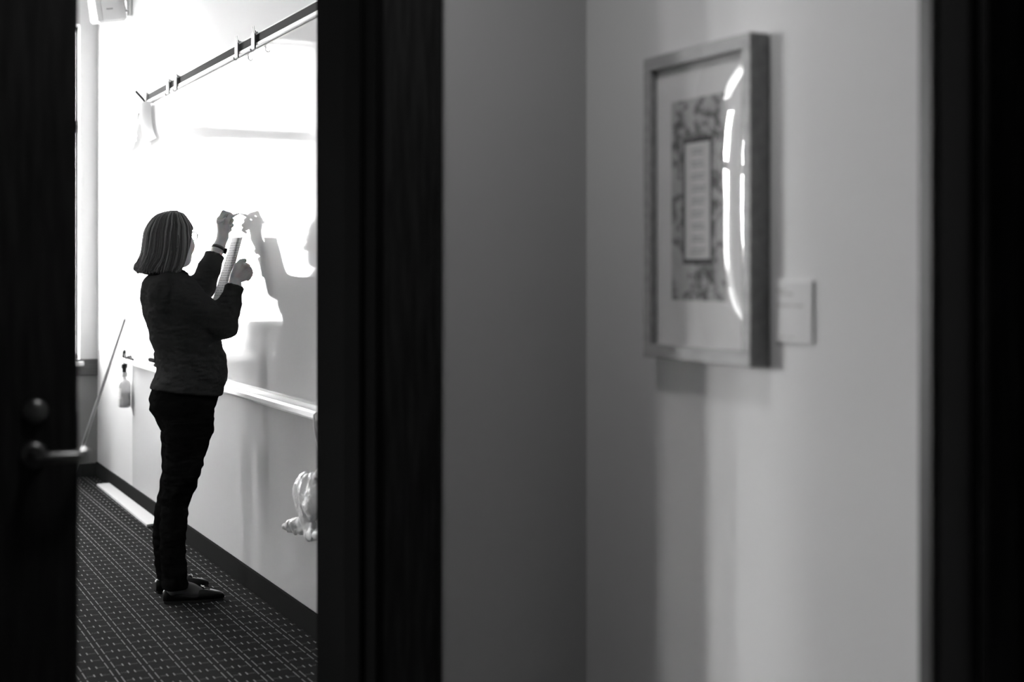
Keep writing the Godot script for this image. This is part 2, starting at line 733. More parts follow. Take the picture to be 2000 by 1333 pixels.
func struct(called: String, g: G, m: Material, label: String, category := "", parent: Node3D = null) -> MeshInstance3D:
	var o := part(called, g, m, parent if parent else self)
	if parent == null:
		o.set_meta("kind", "structure")
		tag(o, label, category if category else called.get_slice("_", 0))
	return o

func boxed(l0: float, l1: float, h0: float, h1: float, d0: float, d1: float, bev := 0.002) -> G:
	var g := G.new()
	g.slab(l0, l1, h0, h1, d0, d1, bev)
	return g


# ------------------------------------------------------------------ the shell of the two rooms
const FAR_BAYS := [[0.13, 1.572, 3.08], [-1.35, -0.12, 3.08], [-5.5, -5.05, 3.08], [-7.05, -6.15, 3.12]]
const LEFT_BAYS := [[7.4, 8.4, 3.08]]
const SILL := 0.80
const HEAD := 3.08

func shell() -> void:
	var g := G.new()
	# carpet: laid flat, with the pattern's stripes along the whiteboard wall
	var a := P(LEFT, 0, PART_B - 0.18)
	var b := P(WALL, 0, FAR)
	var pts := [P(LEFT, 0, PART_A), P(WALL, 0, PART_A), P(WALL, 0, FAR), P(LEFT, 0, FAR)]
	var uvs := []
	for p in pts:
		uvs.append(Vector2((p.x - 1.0120) / 0.4572, (p.z + 6.0) / 0.4))
	g.face(pts, Vector3.UP, uvs)
	g.slab(LEFT, WALL, -0.12, -0.01, PART_A, FAR, 0.0)
	struct("floor", g, M.room_carpet, "dark patterned carpet with broken pale stripes and dotted rows", "floor")
	struct("floor_001", boxed(-1.2, WALL, -0.12, 0.0, -2.0, PART_A, 0.0), M.hall_carpet, "plain dark floor of the hall", "floor")
	struct("ceiling", boxed(LEFT - 0.25, WALL + 0.2, CEIL, CEIL + 0.15, PART_A, FAR + 0.25, 0.0), M.ceiling_white, "white ceiling of the bright room", "ceiling")
	struct("ceiling_001", boxed(-1.4, WALL + 0.2, HALL_CEIL, HALL_CEIL + 0.12, -2.2, PART_A, 0.0), M.ceiling_white, "white ceiling of the hall", "ceiling")
	# whiteboard wall
	struct("wall_right", boxed(WALL, WALL + 0.2, -0.1, CEIL, PART_B - 0.09, FAR + 0.25, 0.0), M.room_wall_paint, "white wall behind the whiteboard", "wall")
	struct("trim_1", boxed(WALL - 0.003, WALL + 0.01, 0.09, 0.86, PART_B, 8.77, 0.001), M.lower_panel, "glossy pale wall panel below the whiteboard", "wall panel")
	struct("trim_7", boxed(WALL - 0.002, WALL + 0.01, 0.09, 0.86, 8.774, FAR, 0.001), M.end_panel, "pale wall panel in the corner below the light switch", "wall panel")
	struct("baseboard_right", boxed(WALL - 0.014, WALL + 0.01, 0.0, 0.095, PART_B, FAR, 0.003), M.dark_rubber, "dark baseboard below the whiteboard wall", "baseboard")
	# window wall
	g = G.new()
	var ends := []
	for bay in FAR_BAYS:
		ends.append(bay)
	g.slab(LEFT - 0.25, WALL + 0.2, 0.69, SILL - 0.02, FAR, FAR + 0.25, 0.0)
	g.slab(LEFT - 0.25, WALL + 0.2, 3.45, CEIL, FAR, FAR + 0.25, 0.0)
	var from := WALL + 0.2
	for bay in ends:
		g.slab(bay[1], from, SILL - 0.02, 3.45, FAR, FAR + 0.25, 0.0)
		if bay[2] < 3.45:
			g.slab(bay[0], bay[1], bay[2], 3.45, FAR, FAR + 0.25, 0.0)
		from = bay[0]
	g.slab(LEFT - 0.25, from, SILL - 0.02, 3.45, FAR, FAR + 0.25, 0.0)
	struct("wall_far", g, M.room_wall_paint, "white window wall at the end of the room", "wall")
	struct("wall_far_base", boxed(LEFT - 0.25, WALL + 0.2, -0.1, 0.69, FAR, FAR + 0.25, 0.0), M.wainscot_paint, "grey lower part of the window wall", "wall")
	struct("trim_2", boxed(LEFT, WALL, 0.688, 0.80, FAR - 0.018, FAR + 0.004, 0.003), M.rail_wood, "dark wooden rail along the window wall at sill height", "rail")
	struct("baseboard_far", boxed(LEFT, WALL - 0.014, 0.0, 0.09, FAR - 0.014, FAR + 0.01, 0.003), M.black_plastic, "black baseboard below the window wall", "baseboard")
	# left wall
	g = G.new()
	g.slab(LEFT - 0.25, LEFT, -0.1, SILL - 0.02, PART_A, FAR, 0.0)
	g.slab(LEFT - 0.25, LEFT, HEAD, CEIL, PART_A, FAR, 0.0)
	from = FAR
	for bay in LEFT_BAYS:
		g.slab(LEFT - 0.25, LEFT, SILL - 0.02, HEAD, bay[1], from, 0.0)
		from = bay[0]
	g.slab(LEFT - 0.25, LEFT, SILL - 0.02, HEAD, PART_A, from, 0.0)
	struct("wall_left", g, M.wainscot_paint, "grey left wall of the bright room", "wall")
	# partition between hall and room, with the doorway
	g = G.new()
	g.slab(LEFT - 0.25, -0.455, -0.1, CEIL, PART_A, PART_B, 0.0)
	g.slab(1.15, WALL + 0.2, -0.1, CEIL, PART_A, PART_B, 0.0)
	g.slab(-0.455, 1.15, 2.47, CEIL, PART_A, PART_B, 0.0)
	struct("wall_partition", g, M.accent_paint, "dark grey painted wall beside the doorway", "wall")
	# hall
	g = G.new()
	g.slab(WALL, WALL + 0.2, -0.1, HALL_CEIL, 1.735, PART_B, 0.0)
	g.slab(WALL, WALL + 0.2, 2.2, HALL_CEIL, 0.8, 1.735, 0.0)
	g.slab(WALL, WALL + 0.2, -0.1, HALL_CEIL, -2.0, 0.8, 0.0)
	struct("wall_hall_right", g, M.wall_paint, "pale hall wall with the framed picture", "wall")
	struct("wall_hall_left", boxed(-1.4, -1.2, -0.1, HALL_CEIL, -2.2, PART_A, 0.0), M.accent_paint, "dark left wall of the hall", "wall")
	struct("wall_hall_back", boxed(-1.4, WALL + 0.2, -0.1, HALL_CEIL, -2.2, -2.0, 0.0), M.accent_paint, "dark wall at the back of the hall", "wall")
	struct("ground", boxed(-60, 60, -0.9, -0.8, -20, 90, 0.0), M.pavement, "pale pavement outside the windows", "ground")

func windows() -> void:
	var k := 0
	for bay in FAR_BAYS:
		k += 1
		window(k, Vector3(0, 0, -(FAR + 0.16)), Vector3.RIGHT, Vector3.BACK, bay[0], bay[1], [[0.888], [-0.73], [-5.13], [-6.6]][k - 1], bay[2])
	for bay in LEFT_BAYS:
		k += 1
		window(k, Vector3(LEFT - 0.16, 0, 0), Vector3.FORWARD, Vector3.RIGHT, bay[0], bay[1], [(bay[0] + bay[1]) / 2], bay[2])

func window(k: int, o: Vector3, along: Vector3, inward: Vector3, a: float, b: float, mullions: Array, head: float) -> void:
	var root := Node3D.new()
	root.name = "window_%d" % k
	add_child(root)
	root.position = o + along * (a + b) / 2 + Vector3.UP * SILL
	root.set_meta("kind", "structure")
	tag(root, "tall white framed window, " + ["beside the whiteboard wall", "second from the whiteboard wall", "narrow one far from the whiteboard", "widest one in the far corner", "in the left wall"][k - 1], "window")
	var bs := Basis(along, Vector3.UP, along.cross(Vector3.UP))
	var g := G.new()
	var put := func(gg: G, s0: float, s1: float, h0: float, h1: float, t0: float, t1: float, bev: float) -> void:
		gg.box(o + along * (s0 + s1) / 2 + Vector3.UP * (h0 + h1) / 2 + inward * (t0 + t1) / 2, Vector3(s1 - s0, h1 - h0, t1 - t0), bev, bs)
	put.call(g, a, a + 0.012, SILL, head, -0.03, 0.03, 0.002)
	put.call(g, b - 0.012, b, SILL, head, -0.03, 0.03, 0.002)
	put.call(g, a, b, SILL, SILL + 0.03, -0.03, 0.03, 0.002)
	put.call(g, a, b, head - 0.03, head, -0.03, 0.03, 0.002)
	part("window_frame", g, M.white_metal, root)
	var edges := [a + 0.01]
	for m in mullions:
		g = G.new()
		put.call(g, m - 0.036, m + 0.036, SILL, head, -0.035, 0.035, 0.003)
		part("mullion", g, M.window_paint, root)
		edges.append(m)
	edges.append(b - 0.01)
	g = G.new()
	put.call(g, a, b, 2.358, 2.442, -0.033, 0.033, 0.003)
	part("transom", g, M.window_paint, root)
	for i in edges.size() - 1:
		for hh in [[SILL + 0.02, 2.38], [2.42, head - 0.02]]:
			g = G.new()
			var e0: float = edges[i]
			var e1: float = edges[i + 1]
			g.face([o + along * e0 + Vector3.UP * hh[0], o + along * e1 + Vector3.UP * hh[0], o + along * e1 + Vector3.UP * hh[1], o + along * e0 + Vector3.UP * hh[1]], inward)
			part("pane", g, M.glass, root)
	g = G.new()
	put.call(g, a - 0.024, b + 0.024, SILL - 0.045, SILL - 0.012, 0.158, 0.2, 0.006)
	put.call(g, a, b, SILL - 0.025, SILL - 0.002, -0.03, 0.165, 0.002)
	part("window_sill", g, M.white_metal, root)

func doors() -> void:
	var g := G.new()
	# lining of the doorway with its stop, and casing on the hall side
	g.slab(1.13, 1.15, 0, 2.47, PART_A - 0.025, PART_B + 0.01, 0.003)
	g.slab(1.118, 1.131, 0, 2.45, 3.12, 3.2, 0.003)
	g.slab(-0.455, -0.436, 0, 2.47, PART_A - 0.025, PART_B + 0.01, 0.003)
	g.slab(-0.455, 1.15, 2.45, 2.47, PART_A - 0.025, PART_B + 0.01, 0.003)
	struct("trim_3", g, M.espresso_wood, "dark wooden lining of the doorway", "door frame")
	g = G.new()
	g.slab(1.147, 1.282, 0, 2.6, PART_A - 0.022, PART_A + 0.001, 0.004)
	g.slab(1.276, 1.294, 0, 2.6, PART_A - 0.03, PART_A + 0.001, 0.006)
	g.slab(-0.595, -0.452, 0, 2.6, PART_A - 0.022, PART_A + 0.001, 0.004)
	g.slab(-0.452, 1.147, 2.467, 2.6, PART_A - 0.022, PART_A + 0.001, 0.004)
	struct("trim_4", g, M.dark_wood, "dark wooden casing right of the doorway", "door casing")
	# the leaf left ajar
	var t := Vector3(0.9965, 0, 0.0835)           # from the hinge to the free edge
	var nn := Vector3(-0.0835, 0, 0.9965)           # out of the face that looks at the hall
	var hinge := P(-0.434, 0, 3.04)
	var bs := Basis(t, Vector3.UP, nn)
	var d := Node3D.new()
	d.name = "door_1"
	add_child(d)
	d.position = hinge
	d.set_meta("kind", "structure")
	tag(d, "dark wooden door standing ajar, with a lever handle and a round lock", "door")
	g = G.new()
	g.box(hinge + t * 0.45 - nn * 0.0225 + Vector3.UP * 1.225, Vector3(0.9, 2.43, 0.045), 0.003, bs)
	part("leaf", g, M.dark_wood, d)
	var lock := hinge + t * 0.818 + Vector3.UP * 1.114
	g = G.new()
	g.lathe([[0.0, 0.012], [0.0175, 0.012], [0.0175, 0.012], [0.022, 0.009], [0.025, 0.003], [0.025, 0.0]], lock, nn, 32)
	var dead := part("lock_rose", g, M.brass_dark, d)
	g = G.new()
	g.lathe([[0.0, 0.017], [0.012, 0.017], [0.0135, 0.0155], [0.0135, 0.01]], lock, nn, 24)
	g.box(lock + nn * 0.0172, Vector3(0.002, 0.009, 0.001), 0.0002, bs)
	part("lock_cylinder", g, M.nickel, dead)
	var spin := hinge + t * 0.815 + Vector3.UP * 1.027
	g = G.new()
	g.lathe([[0.013, 0.014], [0.019, 0.013], [0.024, 0.009], [0.027, 0.003], [0.027, 0.0]], spin, nn, 32)
	part("handle_rose", g, M.brass_dark, d)
	g = G.new()
	g.tube([spin + nn * 0.005, spin + nn * 0.03, spin + nn * 0.046 + t * 0.004, spin + nn * 0.056 + t * 0.014, spin + nn * 0.058 + t * 0.03, spin + nn * 0.057 + t * 0.052, spin + nn * 0.056 + t * 0.076, spin + nn * 0.052 + t * 0.088, spin + nn * 0.043 + t * 0.094, spin + nn * 0.028 + t * 0.096, spin + nn * 0.014 + t * 0.096], [0.0105, 0.0105, 0.011, 0.0115, 0.0115, 0.0115, 0.0115, 0.0115, 0.0115, 0.011, 0.0105], 20)
	part("lever_handle", g, M.nickel, d)
	g = G.new()
	g.box(hinge + t * 0.9005 - nn * 0.0225 + Vector3.UP * 1.0, Vector3(0.002, 0.22, 0.028), 0.0005, bs)
	part("lock_plate", g, M.brass_dark, d)
	# the narrow leaf folded back into the room beside the right jamb
	d = Node3D.new()
	d.name = "door_2"
	add_child(d)
	var dt := Vector3(0.1515, 0, -0.9885)
	var dn := Vector3(-0.9885, 0, -0.1515)
	d.position = P(1.132, 0, PART_B + 0.012)
	d.set_meta("kind", "structure")
	tag(d, "narrow dark door leaf folded back beside the right jamb", "door")
	g = G.new()
	g.box(d.position + dt * 0.21 - dn * 0.0225 + Vector3.UP * 1.225, Vector3(0.42, 2.43, 0.045), 0.003, Basis(dt, Vector3.UP, dt.cross(Vector3.UP)))
	part("leaf", g, M.espresso_wood, d)
	# the doorway in the hall wall, nearest the eye
	g = G.new()
	g.slab(1.668, 1.692, 0, 2.3, 1.745, 1.822, 0.005)
	g.slab(1.668, 1.692, 0, 2.3, 0.7, 0.79, 0.005)
	g.slab(1.668, 1.692, 2.205, 2.3, 0.79, 1.745, 0.005)
	struct("trim_5", g, M.casing_matte, "dark flat casing of the near doorway at the right", "door casing")
	g = G.new()
	g.slab(1.658, 1.692, 0, 2.34, 1.819, 1.861, 0.006)
	struct("trim_6", g, M.casing_wood, "varnished outer band of the near doorway's casing", "door casing")
	d = Node3D.new()
	d.name = "door_3"
	add_child(d)
	d.position = P(1.76, 0, 1.27)
	d.set_meta("kind", "structure")
	tag(d, "black closed door in the near doorway at the right", "door")
	part("leaf", boxed(1.74, 1.785, 0.01, 2.19, 0.815, 1.715, 0.003), M.black_plastic, d)
	g = G.new()
	g.slab(1.68, 1.86, 0, 2.2, 1.718, 1.738, 0.002)
	g.slab(1.68, 1.86, 0, 2.2, 0.797, 0.815, 0.002)
	g.slab(1.68, 1.86, 2.19, 2.206, 0.797, 1.738, 0.002)
	part("door_lining", g, M.dark_wood, d)

# ------------------------------------------------------------------ whiteboard, rail, tray
func board() -> void:
	var b := thing("whiteboard", "large glossy whiteboard on the wall above the long tray", "whiteboard", P(BOARD, 0.86, 6.2))
	part("writing_surface", boxed(BOARD, WALL - 0.0005, 0.862, 2.356, 3.7, 8.76, 0.001), M.board_enamel, b)
	var g := G.new()
	g.slab(BOARD - 0.002, WALL - 0.0005, 0.862, 2.356, 8.755, 8.767, 0.001)
	part("edge_trim", g, M.aluminium, b)
	part("edge_trim", boxed(BOARD - 0.002, WALL - 0.0005, 0.862, 2.356, 3.69, 3.705, 0.001), M.aluminium, b)
	g = G.new()
	# tray: a ribbed ledge with a rolled front lip
	var prof := PackedVector2Array([Vector2(0, 0.03), Vector2(-0.006, 0.03), Vector2(-0.008, 0.012), Vector2(-0.02, 0.01), Vector2(-0.022, 0.013), Vector2(-0.025, 0.01), Vector2(-0.055, 0.009), Vector2(-0.056, 0.018), Vector2(-0.062, 0.02), Vector2(-0.066, 0.016), Vector2(-0.067, 0.0), Vector2(-0.063, -0.008), Vector2(-0.05, 0.0), Vector2(0, 0.0)])
	g.prism(prof, P(BOARD - 0.001, 0.858, 8.75), Vector3.RIGHT, Vector3.UP, Vector3.BACK, 5.0)
	single("marker_tray", g, M.white_metal, "ribbed white tray running along under the whiteboard", "tray")

	var r := thing("display_rail", "long display rail with a dark face above the whiteboard", "rail", P(WALL, 2.36, 6.5))
	part("cork_face", boxed(1.671, 1.684, 2.373, 2.412, 3.7, 8.262, 0.001), M.cork, r)
	g = G.new()
	g.slab(1.683, 1.69, 2.362, 2.416, 3.7, 8.262, 0.001)
	g.slab(1.662, 1.684, 2.358, 2.374, 3.7, 8.262, 0.003)
	g.slab(1.669, 1.684, 2.411, 2.416, 3.7, 8.262, 0.001)
	part("channel", g, M.white_metal, r)
	g = G.new()
	g.tube([P(1.655, 2.368, 8.225), P(1.658, 2.455, 8.5)], [0.0075], 12)
	part("end_arm", g, M.dark_rubber, r)
	g = G.new()
	g.slab(1.655, 1.69, 2.358, 2.42, 8.222, 8.236, 0.002)
	part("end_bracket", g, M.aluminium, r)

	var where := ["clip on the display rail nearest the doorway", "second clip on the display rail from the doorway", "third clip on the display rail from the doorway", "fourth clip on the display rail from the doorway, nearest the hanging sheets"]
	var ds := [5.94, 6.215, 7.43, 7.62]
	for i in 4:
		var dd: float = ds[i]
		var c := thing("rail_clip", "small bright " + where[i], "clip", P(1.66, 2.35, dd), "clips on the display rail")
		g = G.new()
		g.slab(1.653, 1.660, 2.346, 2.424, dd - 0.007, dd + 0.003, 0.002)
		part("strap", g, M.steel, c)
		g = G.new()
		g.slab(1.656, 1.6615, 2.358, 2.421, dd + 0.003, dd + 0.055, 0.002)
		g.slab(1.656, 1.672, 2.4165, 2.421, dd + 0.003, dd + 0.055, 0.001)
		part("plate", g, M.white_metal, c)
		for s in [-1, 1]:
			g = G.new()
			g.tube([P(1.656, 2.41, dd + s * 0.009), P(1.652, 2.425, dd + s * 0.009), P(1.65, 2.442, dd + s * 0.009)], [0.0022], 8)
			part("prong", g, M.aluminium, c)
		g = G.new()
		g.tube([P(1.658, 2.346, dd), P(1.648, 2.336, dd), P(1.64, 2.338, dd), P(1.636, 2.346, dd)], [0.004], 8)
		part("hook", g, M.aluminium, c)

	# sheets hanging from the end of the rail
	g = G.new()
	g.sheet(8, 16, func(u: float, v: float) -> Vector3:
		return P(1.628 - 0.02 * sin(v * 2.6) + 0.012 * u, 2.362 - v * 0.205 - 0.012 * v * (1.0 - u), 8.262 + 0.02 * v * v + u * lerpf(0.19, 0.26, v)), 0.0004)
	single("paper_sheet", g, M.paper, "bright white sheet hanging in front at the rail's far end", "sheet", "sheets hanging from the rail")
	g = G.new()
	g.sheet(12, 16, func(u: float, v: float) -> Vector3:
		return P(1.664 - 0.045 * sin(u * PI) * (1.0 - 0.6 * v * v), 2.358 - v * 0.25 + 0.03 * v * u, 8.275 + 0.02 * v - u * lerpf(0.17, 0.33, v * v * v)), 0.0004)
	single("paper_sheet", g, M.paper, "curled greyish sheet hanging behind the front sheet, towards the whiteboard", "sheet", "sheets hanging from the rail")
	g = G.new()
	g.sheet(8, 14, func(u: float, v: float) -> Vector3:
		return P(1.664 - 0.012 * sin(u * PI + v), 2.325 - v * 0.19 - 0.05 * u * v, lerpf(8.41, 8.56, v) + u * lerpf(0.04, 0.33, v)), 0.0004)
	single("paper_sheet", g, M.paper, "sheet flaring out to the left at the rail's far end", "sheet", "sheets hanging from the rail")

	# things on the tray
	var e := thing("board_eraser", "black felt eraser lying on the tray behind the woman's back", "eraser", P(1.645, 0.868, 7.91))
	part("felt_pad", boxed(1.626, 1.654, 0.868, 0.895, 7.85, 8.03, 0.004), M.black_plastic, e)
	part("grip", boxed(1.628, 1.652, 0.895, 0.914, 7.86, 8.02, 0.005), M.dark_rubber, e)
	g = G.new()
	g.prism(PackedVector2Array([Vector2(-0.024, 0), Vector2(0.026, 0), Vector2(0.03, 0.012), Vector2(0.012, 0.02), Vector2(0.004, 0.03), Vector2(-0.012, 0.024), Vector2(-0.026, 0.012)]), P(1.625, 0.868, 8.58), Vector3(0.5, 0, 0.866), Vector3.UP, Vector3(0.866, 0, -0.5), 0.022)
	single("binder_clip", g, M.black_plastic, "small black clip lying on the far end of the tray beside the spray bottle", "clip")

	bottle()

func bottle() -> void:
	var o := P(1.645, 0.572, 8.80)
	var b := thing("spray_bottle", "clear spray bottle with a black trigger hanging at the end of the tray", "bottle", o)
	var g := G.new()
	g.lathe([[0.0, 0.0], [0.038, 0.0], [0.045, 0.004], [0.049, 0.012], [0.05, 0.03], [0.049, 0.075], [0.05, 0.125], [0.049, 0.142], [0.045, 0.156], [0.03, 0.166], [0.0165, 0.171], [0.0145, 0.19], [0.0145, 0.19]], o, Vector3.UP, 28, 0.75, Vector3.FORWARD)
	part("flask", g, M.bottle_plastic, b, "clear plastic flask")
	g = G.new()
	g.lathe([[0.0, 0.004], [0.045, 0.006], [0.0475, 0.02], [0.047, 0.095], [0.0, 0.095]], o, Vector3.UP, 24, 0.75, Vector3.FORWARD)
	part("liquid", g, mat("cleaning_liquid", 0.65, 0.2), b)
	g = G.new()
	g.sheet(10, 1, func(u: float, v: float) -> Vector3:
		var a := lerpf(-0.9, 0.9, u)
		return o + Vector3(-sin(a) * 0.0, 0, 0) + Vector3.UP * lerpf(0.118, 0.055, v) + Vector3(-cos(a) * 0.0380, 0, sin(a) * 0.0508))
	part("label", g, text_material("bottle_label", 96, 64, 7, 0.55, 0.2, 4), b)
	g = G.new()
	g.lathe([[0.0145, 0.185], [0.0175, 0.187], [0.0175, 0.187], [0.0175, 0.213], [0.0175, 0.213], [0.0, 0.213]], o, Vector3.UP, 24)
	part("collar", g, mat("collar_plastic", 0.7, 0.4), b)
	g = G.new()
	g.lathe([[0.012, 0.213], [0.013, 0.236], [0.018, 0.24], [0.0185, 0.262], [0.015, 0.266], [0.0, 0.266]], o, Vector3.UP, 20)
	g.box(o + Vector3(0, 0.262, -0.004), Vector3(0.024, 0.012, 0.052), 0.005)
	part("pump", g, M.black_plastic, b)
	g = G.new()
	g.box(o + Vector3(-0.002, 0.325, 0.0), Vector3(0.02, 0.05, 0.026), 0.006, Basis(Vector3.RIGHT, 0.35))
	g.box(o + Vector3(-0.002, 0.285, -0.006), Vector3(0.012, 0.05, 0.014), 0.004, Basis(Vector3.RIGHT, -0.15))
	g.tube([o + Vector3(0, 0.332, 0.005), o + Vector3(0, 0.338, 0.03)], [0.007, 0.004], 10)
	part("spray_head", g, M.black_plastic, b)
	g = G.new()
	g.tube([o + Vector3(0, 0.325, 0.02), o + Vector3(0, 0.31, 0.034), o + Vector3(0, 0.29, 0.038), o + Vector3(0, 0.272, 0.036)], [0.005, 0.005, 0.005, 0.004], 8)
	part("trigger", g, M.black_plastic, b)

func text_material(called: String, w: int, h: int, lines: int, paper: float, ink: float, seed_: int, margin := 0.1) -> StandardMaterial3D:
	# print too small to read: words as short strokes
	var im := Image.create(w, h, false, Image.FORMAT_RGB8)
	im.fill(grey(paper))
	var rng := RandomNumberGenerator.new()
	rng.seed = seed_
	for l in lines:
		var y := (margin + (1.0 - 2 * margin) * (l + 0.5) / lines) * h
		var th := (1.0 - 2 * margin) * h / lines * 0.42
		var x := margin * w
		var end := w * (1.0 - margin) * (0.75 + 0.25 * rng.randf())
		while x < end:
			var ww := w * (0.03 + 0.09 * rng.randf())
			var p := x
			while p < minf(x + ww, end):
				if rng.randf() < 0.8:
					im.fill_rect(Rect2i(int(p), int(y - th * (0.4 + 0.3 * rng.randf())), maxi(1, int(w * 0.006)), maxi(1, int(th))), grey(ink))
				p += maxf(1.6, w * 0.01)
			x += ww + w * 0.025
	var m := mat(called, 1.0, 0.85)
	m.albedo_color = Color.WHITE
	m.albedo_texture = ImageTexture.create_from_image(im)
	m.texture_repeat = false
	m.backlight_enabled = called == "notes_print"
	m.backlight = Color(0.8, 0.8, 0.8)
	return m

# ------------------------------------------------------------------ things on and by the walls
func wall_things() -> void:
	var g := G.new()
	# pole leaning into the corner
	var top := P(1.676, 1.115, 8.93)
	var foot := P(1.5, 0.012, 9.86)
	var s := thing("leaning_pole", "thin pale pole leaning into the corner beside the spray bottle", "pole", Vector3(foot.x, 0, foot.z))
	g.tube([foot.lerp(top, 0.03), foot.lerp(top, 0.5), foot.lerp(top, 0.99)], [0.0125, 0.0115, 0.0095], 14)
	part("shaft", g, mat("pole_paint", 0.3, 0.35), s)
	g = G.new()
	g.tube([foot, foot.lerp(top, 0.045)], [0.017, 0.015], 14)
	part("rubber_foot", g, M.black_plastic, s)
	# flat strip on the carpet
	g = G.new()
	g.prism(PackedVector2Array([Vector2(1.578, -7.80), Vector2(1.668, -7.84), Vector2(1.672, -9.46), Vector2(1.59, -9.44)]), Vector3(0, 0.012, 0), Vector3.RIGHT, Vector3.BACK, Vector3.UP, 0.012)
	var fs := thing("floor_strip", "long white strip lying on the carpet along the baseboard", "strip", P(1.62, 0, 8.6))
	part("panel", g, M.card, fs)
	g = G.new()
	g.slab(1.60, 1.655, 0.0, 0.0125, 7.9, 9.4, 0.002)
	part("backing", g, M.dark_rubber, fs)
	# switch
	var sw := thing("light_switch", "small white light switch on the wall above the leaning pole", "switch", P(WALL, 1.0, 9.56))
	part("plate", boxed(WALL - 0.006, WALL, 0.995, 1.11, 9.51, 9.585, 0.002), M.white_plastic, sw)
	part("rocker", boxed(WALL - 0.01, WALL - 0.005, 1.03, 1.075, 9.53, 9.565, 0.001), M.grey_plastic, sw)
	# loudspeaker
	var sp := thing("wall_speaker", "white loudspeaker tilted on a bracket in the upper corner", "speaker", P(1.58, 2.92, 8.9))
	var bs := Basis(Vector3.UP, 0.12) * Basis(Vector3.BACK, 0.18) * Basis(Vector3.RIGHT, 0.1)
	var ce := P(1.545, 3.09, 8.9)
	g = G.new()
	g.box(ce, Vector3(0.175, 0.34, 0.17), 0.012, bs)
	part("cabinet", g, M.white_plastic, sp)
	g = G.new()
	g.box(ce + bs * Vector3(0.012, 0.0, 0.087), Vector3(0.15, 0.318, 0.012), 0.005, bs)
	part("grille", g, mat("grille_cloth", 0.75, 0.8), sp)
	g = G.new()
	g.box(ce + bs * Vector3(-0.012, -0.09, 0.0945), Vector3(0.04, 0.008, 0.003), 0.001, bs)
	part("badge", g, M.grey_plastic, sp)
	g = G.new()
	g.box(ce + bs * Vector3(0.094, -0.02, 0.03), Vector3(0.013, 0.2, 0.05), 0.005, bs)
	part("bracket_arm", g, M.black_plastic, sp)
	g = G.new()
	g.tube([ce + bs * Vector3(0.1, -0.06, 0.02), P(1.66, 2.99, 8.84), P(1.685, 2.99, 8.82)], [0.008], 10)
	g.tube([ce + bs * Vector3(0.1, 0.03, 0.02), P(1.655, 3.06, 8.85), P(1.68, 3.04, 8.82)], [0.004], 8)
	part("bracket_stem", g, M.aluminium, sp)
	part("wall_plate", boxed(1.672, WALL, 2.95, 3.3, 8.79, 8.86, 0.003), M.aluminium, sp)
	# plastic bag hung from the tray
	var bag := thing("plastic_bag", "crumpled white plastic bag hanging below the tray at the door jamb", "bag", P(1.62, 0.4, 5.15))
	var f := S.new(P(1.56, 0.36, 4.9), P(1.69, 0.68, 5.42), 0.006)
	f.blob(P(1.632, 0.555, 5.13), Vector3(0.04, 0.088, 0.125), Basis.IDENTITY, 0.02)
	f.bone(P(1.635, 0.49, 5.12), P(1.63, 0.455, 5.15), 0.03, 0.02, 0.02)
	f.chain([P(1.632, 0.458, 5.12), P(1.618, 0.432, 5.24), P(1.61, 0.405, 5.35)], [0.02, 0.02, 0.012], 0.012)
	f.chain([P(1.636, 0.44, 5.1), P(1.628, 0.415, 5.2), P(1.615, 0.398, 5.32)], [0.02, 0.016, 0.01], 0.008)
	f.bone(P(1.636, 0.43, 5.0), P(1.632, 0.41, 5.12), 0.022, 0.02, 0.01)
	f.bone(P(1.64, 0.62, 5.1), P(1.64, 0.66, 5.0), 0.02, 0.012, 0.02)
	f.crumple(7, 0.013, Vector3(20, 7, 22), 0.03)
	g = G.new()
	f.mesh_into(g)
	part("film", g, M.bag_film, bag)
	g = G.new()
	g.tube([P(1.64, 0.65, 5.0), P(1.628, 0.74, 4.98), P(1.61, 0.83, 4.975), P(1.607, 0.872, 4.975), P(1.616, 0.879, 4.975), P(1.63, 0.872, 4.975)], [0.008, 0.006, 0.005, 0.004, 0.004, 0.004], 8)
	part("handle", g, M.bag_film, bag)
	# seen only as reflections in the whiteboard
	var l := thing("lectern", "grey lectern on a dark post by the window, mirrored in the whiteboard", "lectern", P(0.66, 0, 9.42))
	g = G.new()
	g.slab(0.53, 0.8, 0.86, 1.04, 9.3, 9.55, 0.006)
	part("cabinet", g, M.grey_plastic, l)
	g = G.new()
	g.box(P(0.665, 1.075, 9.42), Vector3(0.32, 0.02, 0.32), 0.004, Basis(Vector3.RIGHT, 0.12))
	part("reading_top", g, M.white_plastic, l)
	part("shelf_slot", boxed(0.57, 0.812, 0.9, 0.935, 9.32, 9.53, 0.003), M.black_plastic, l)
	part("post", boxed(0.62, 0.74, 0.03, 0.87, 9.37, 9.49, 0.006), M.black_plastic, l)
	part("base", boxed(0.5, 0.84, 0.0, 0.035, 9.28, 9.56, 0.008), M.black_plastic, l)
	g = G.new()
	g.box(P(1.24, 0.885, 10.06), Vector3(0.24, 0.18, 0.12), 0.004)
	g.box(P(1.24, 0.977, 10.06), Vector3(0.246, 0.02, 0.126), 0.004)
	single("storage_box", g, M.box_card, "grey lidded box on the window sill, mirrored in the whiteboard", "box")

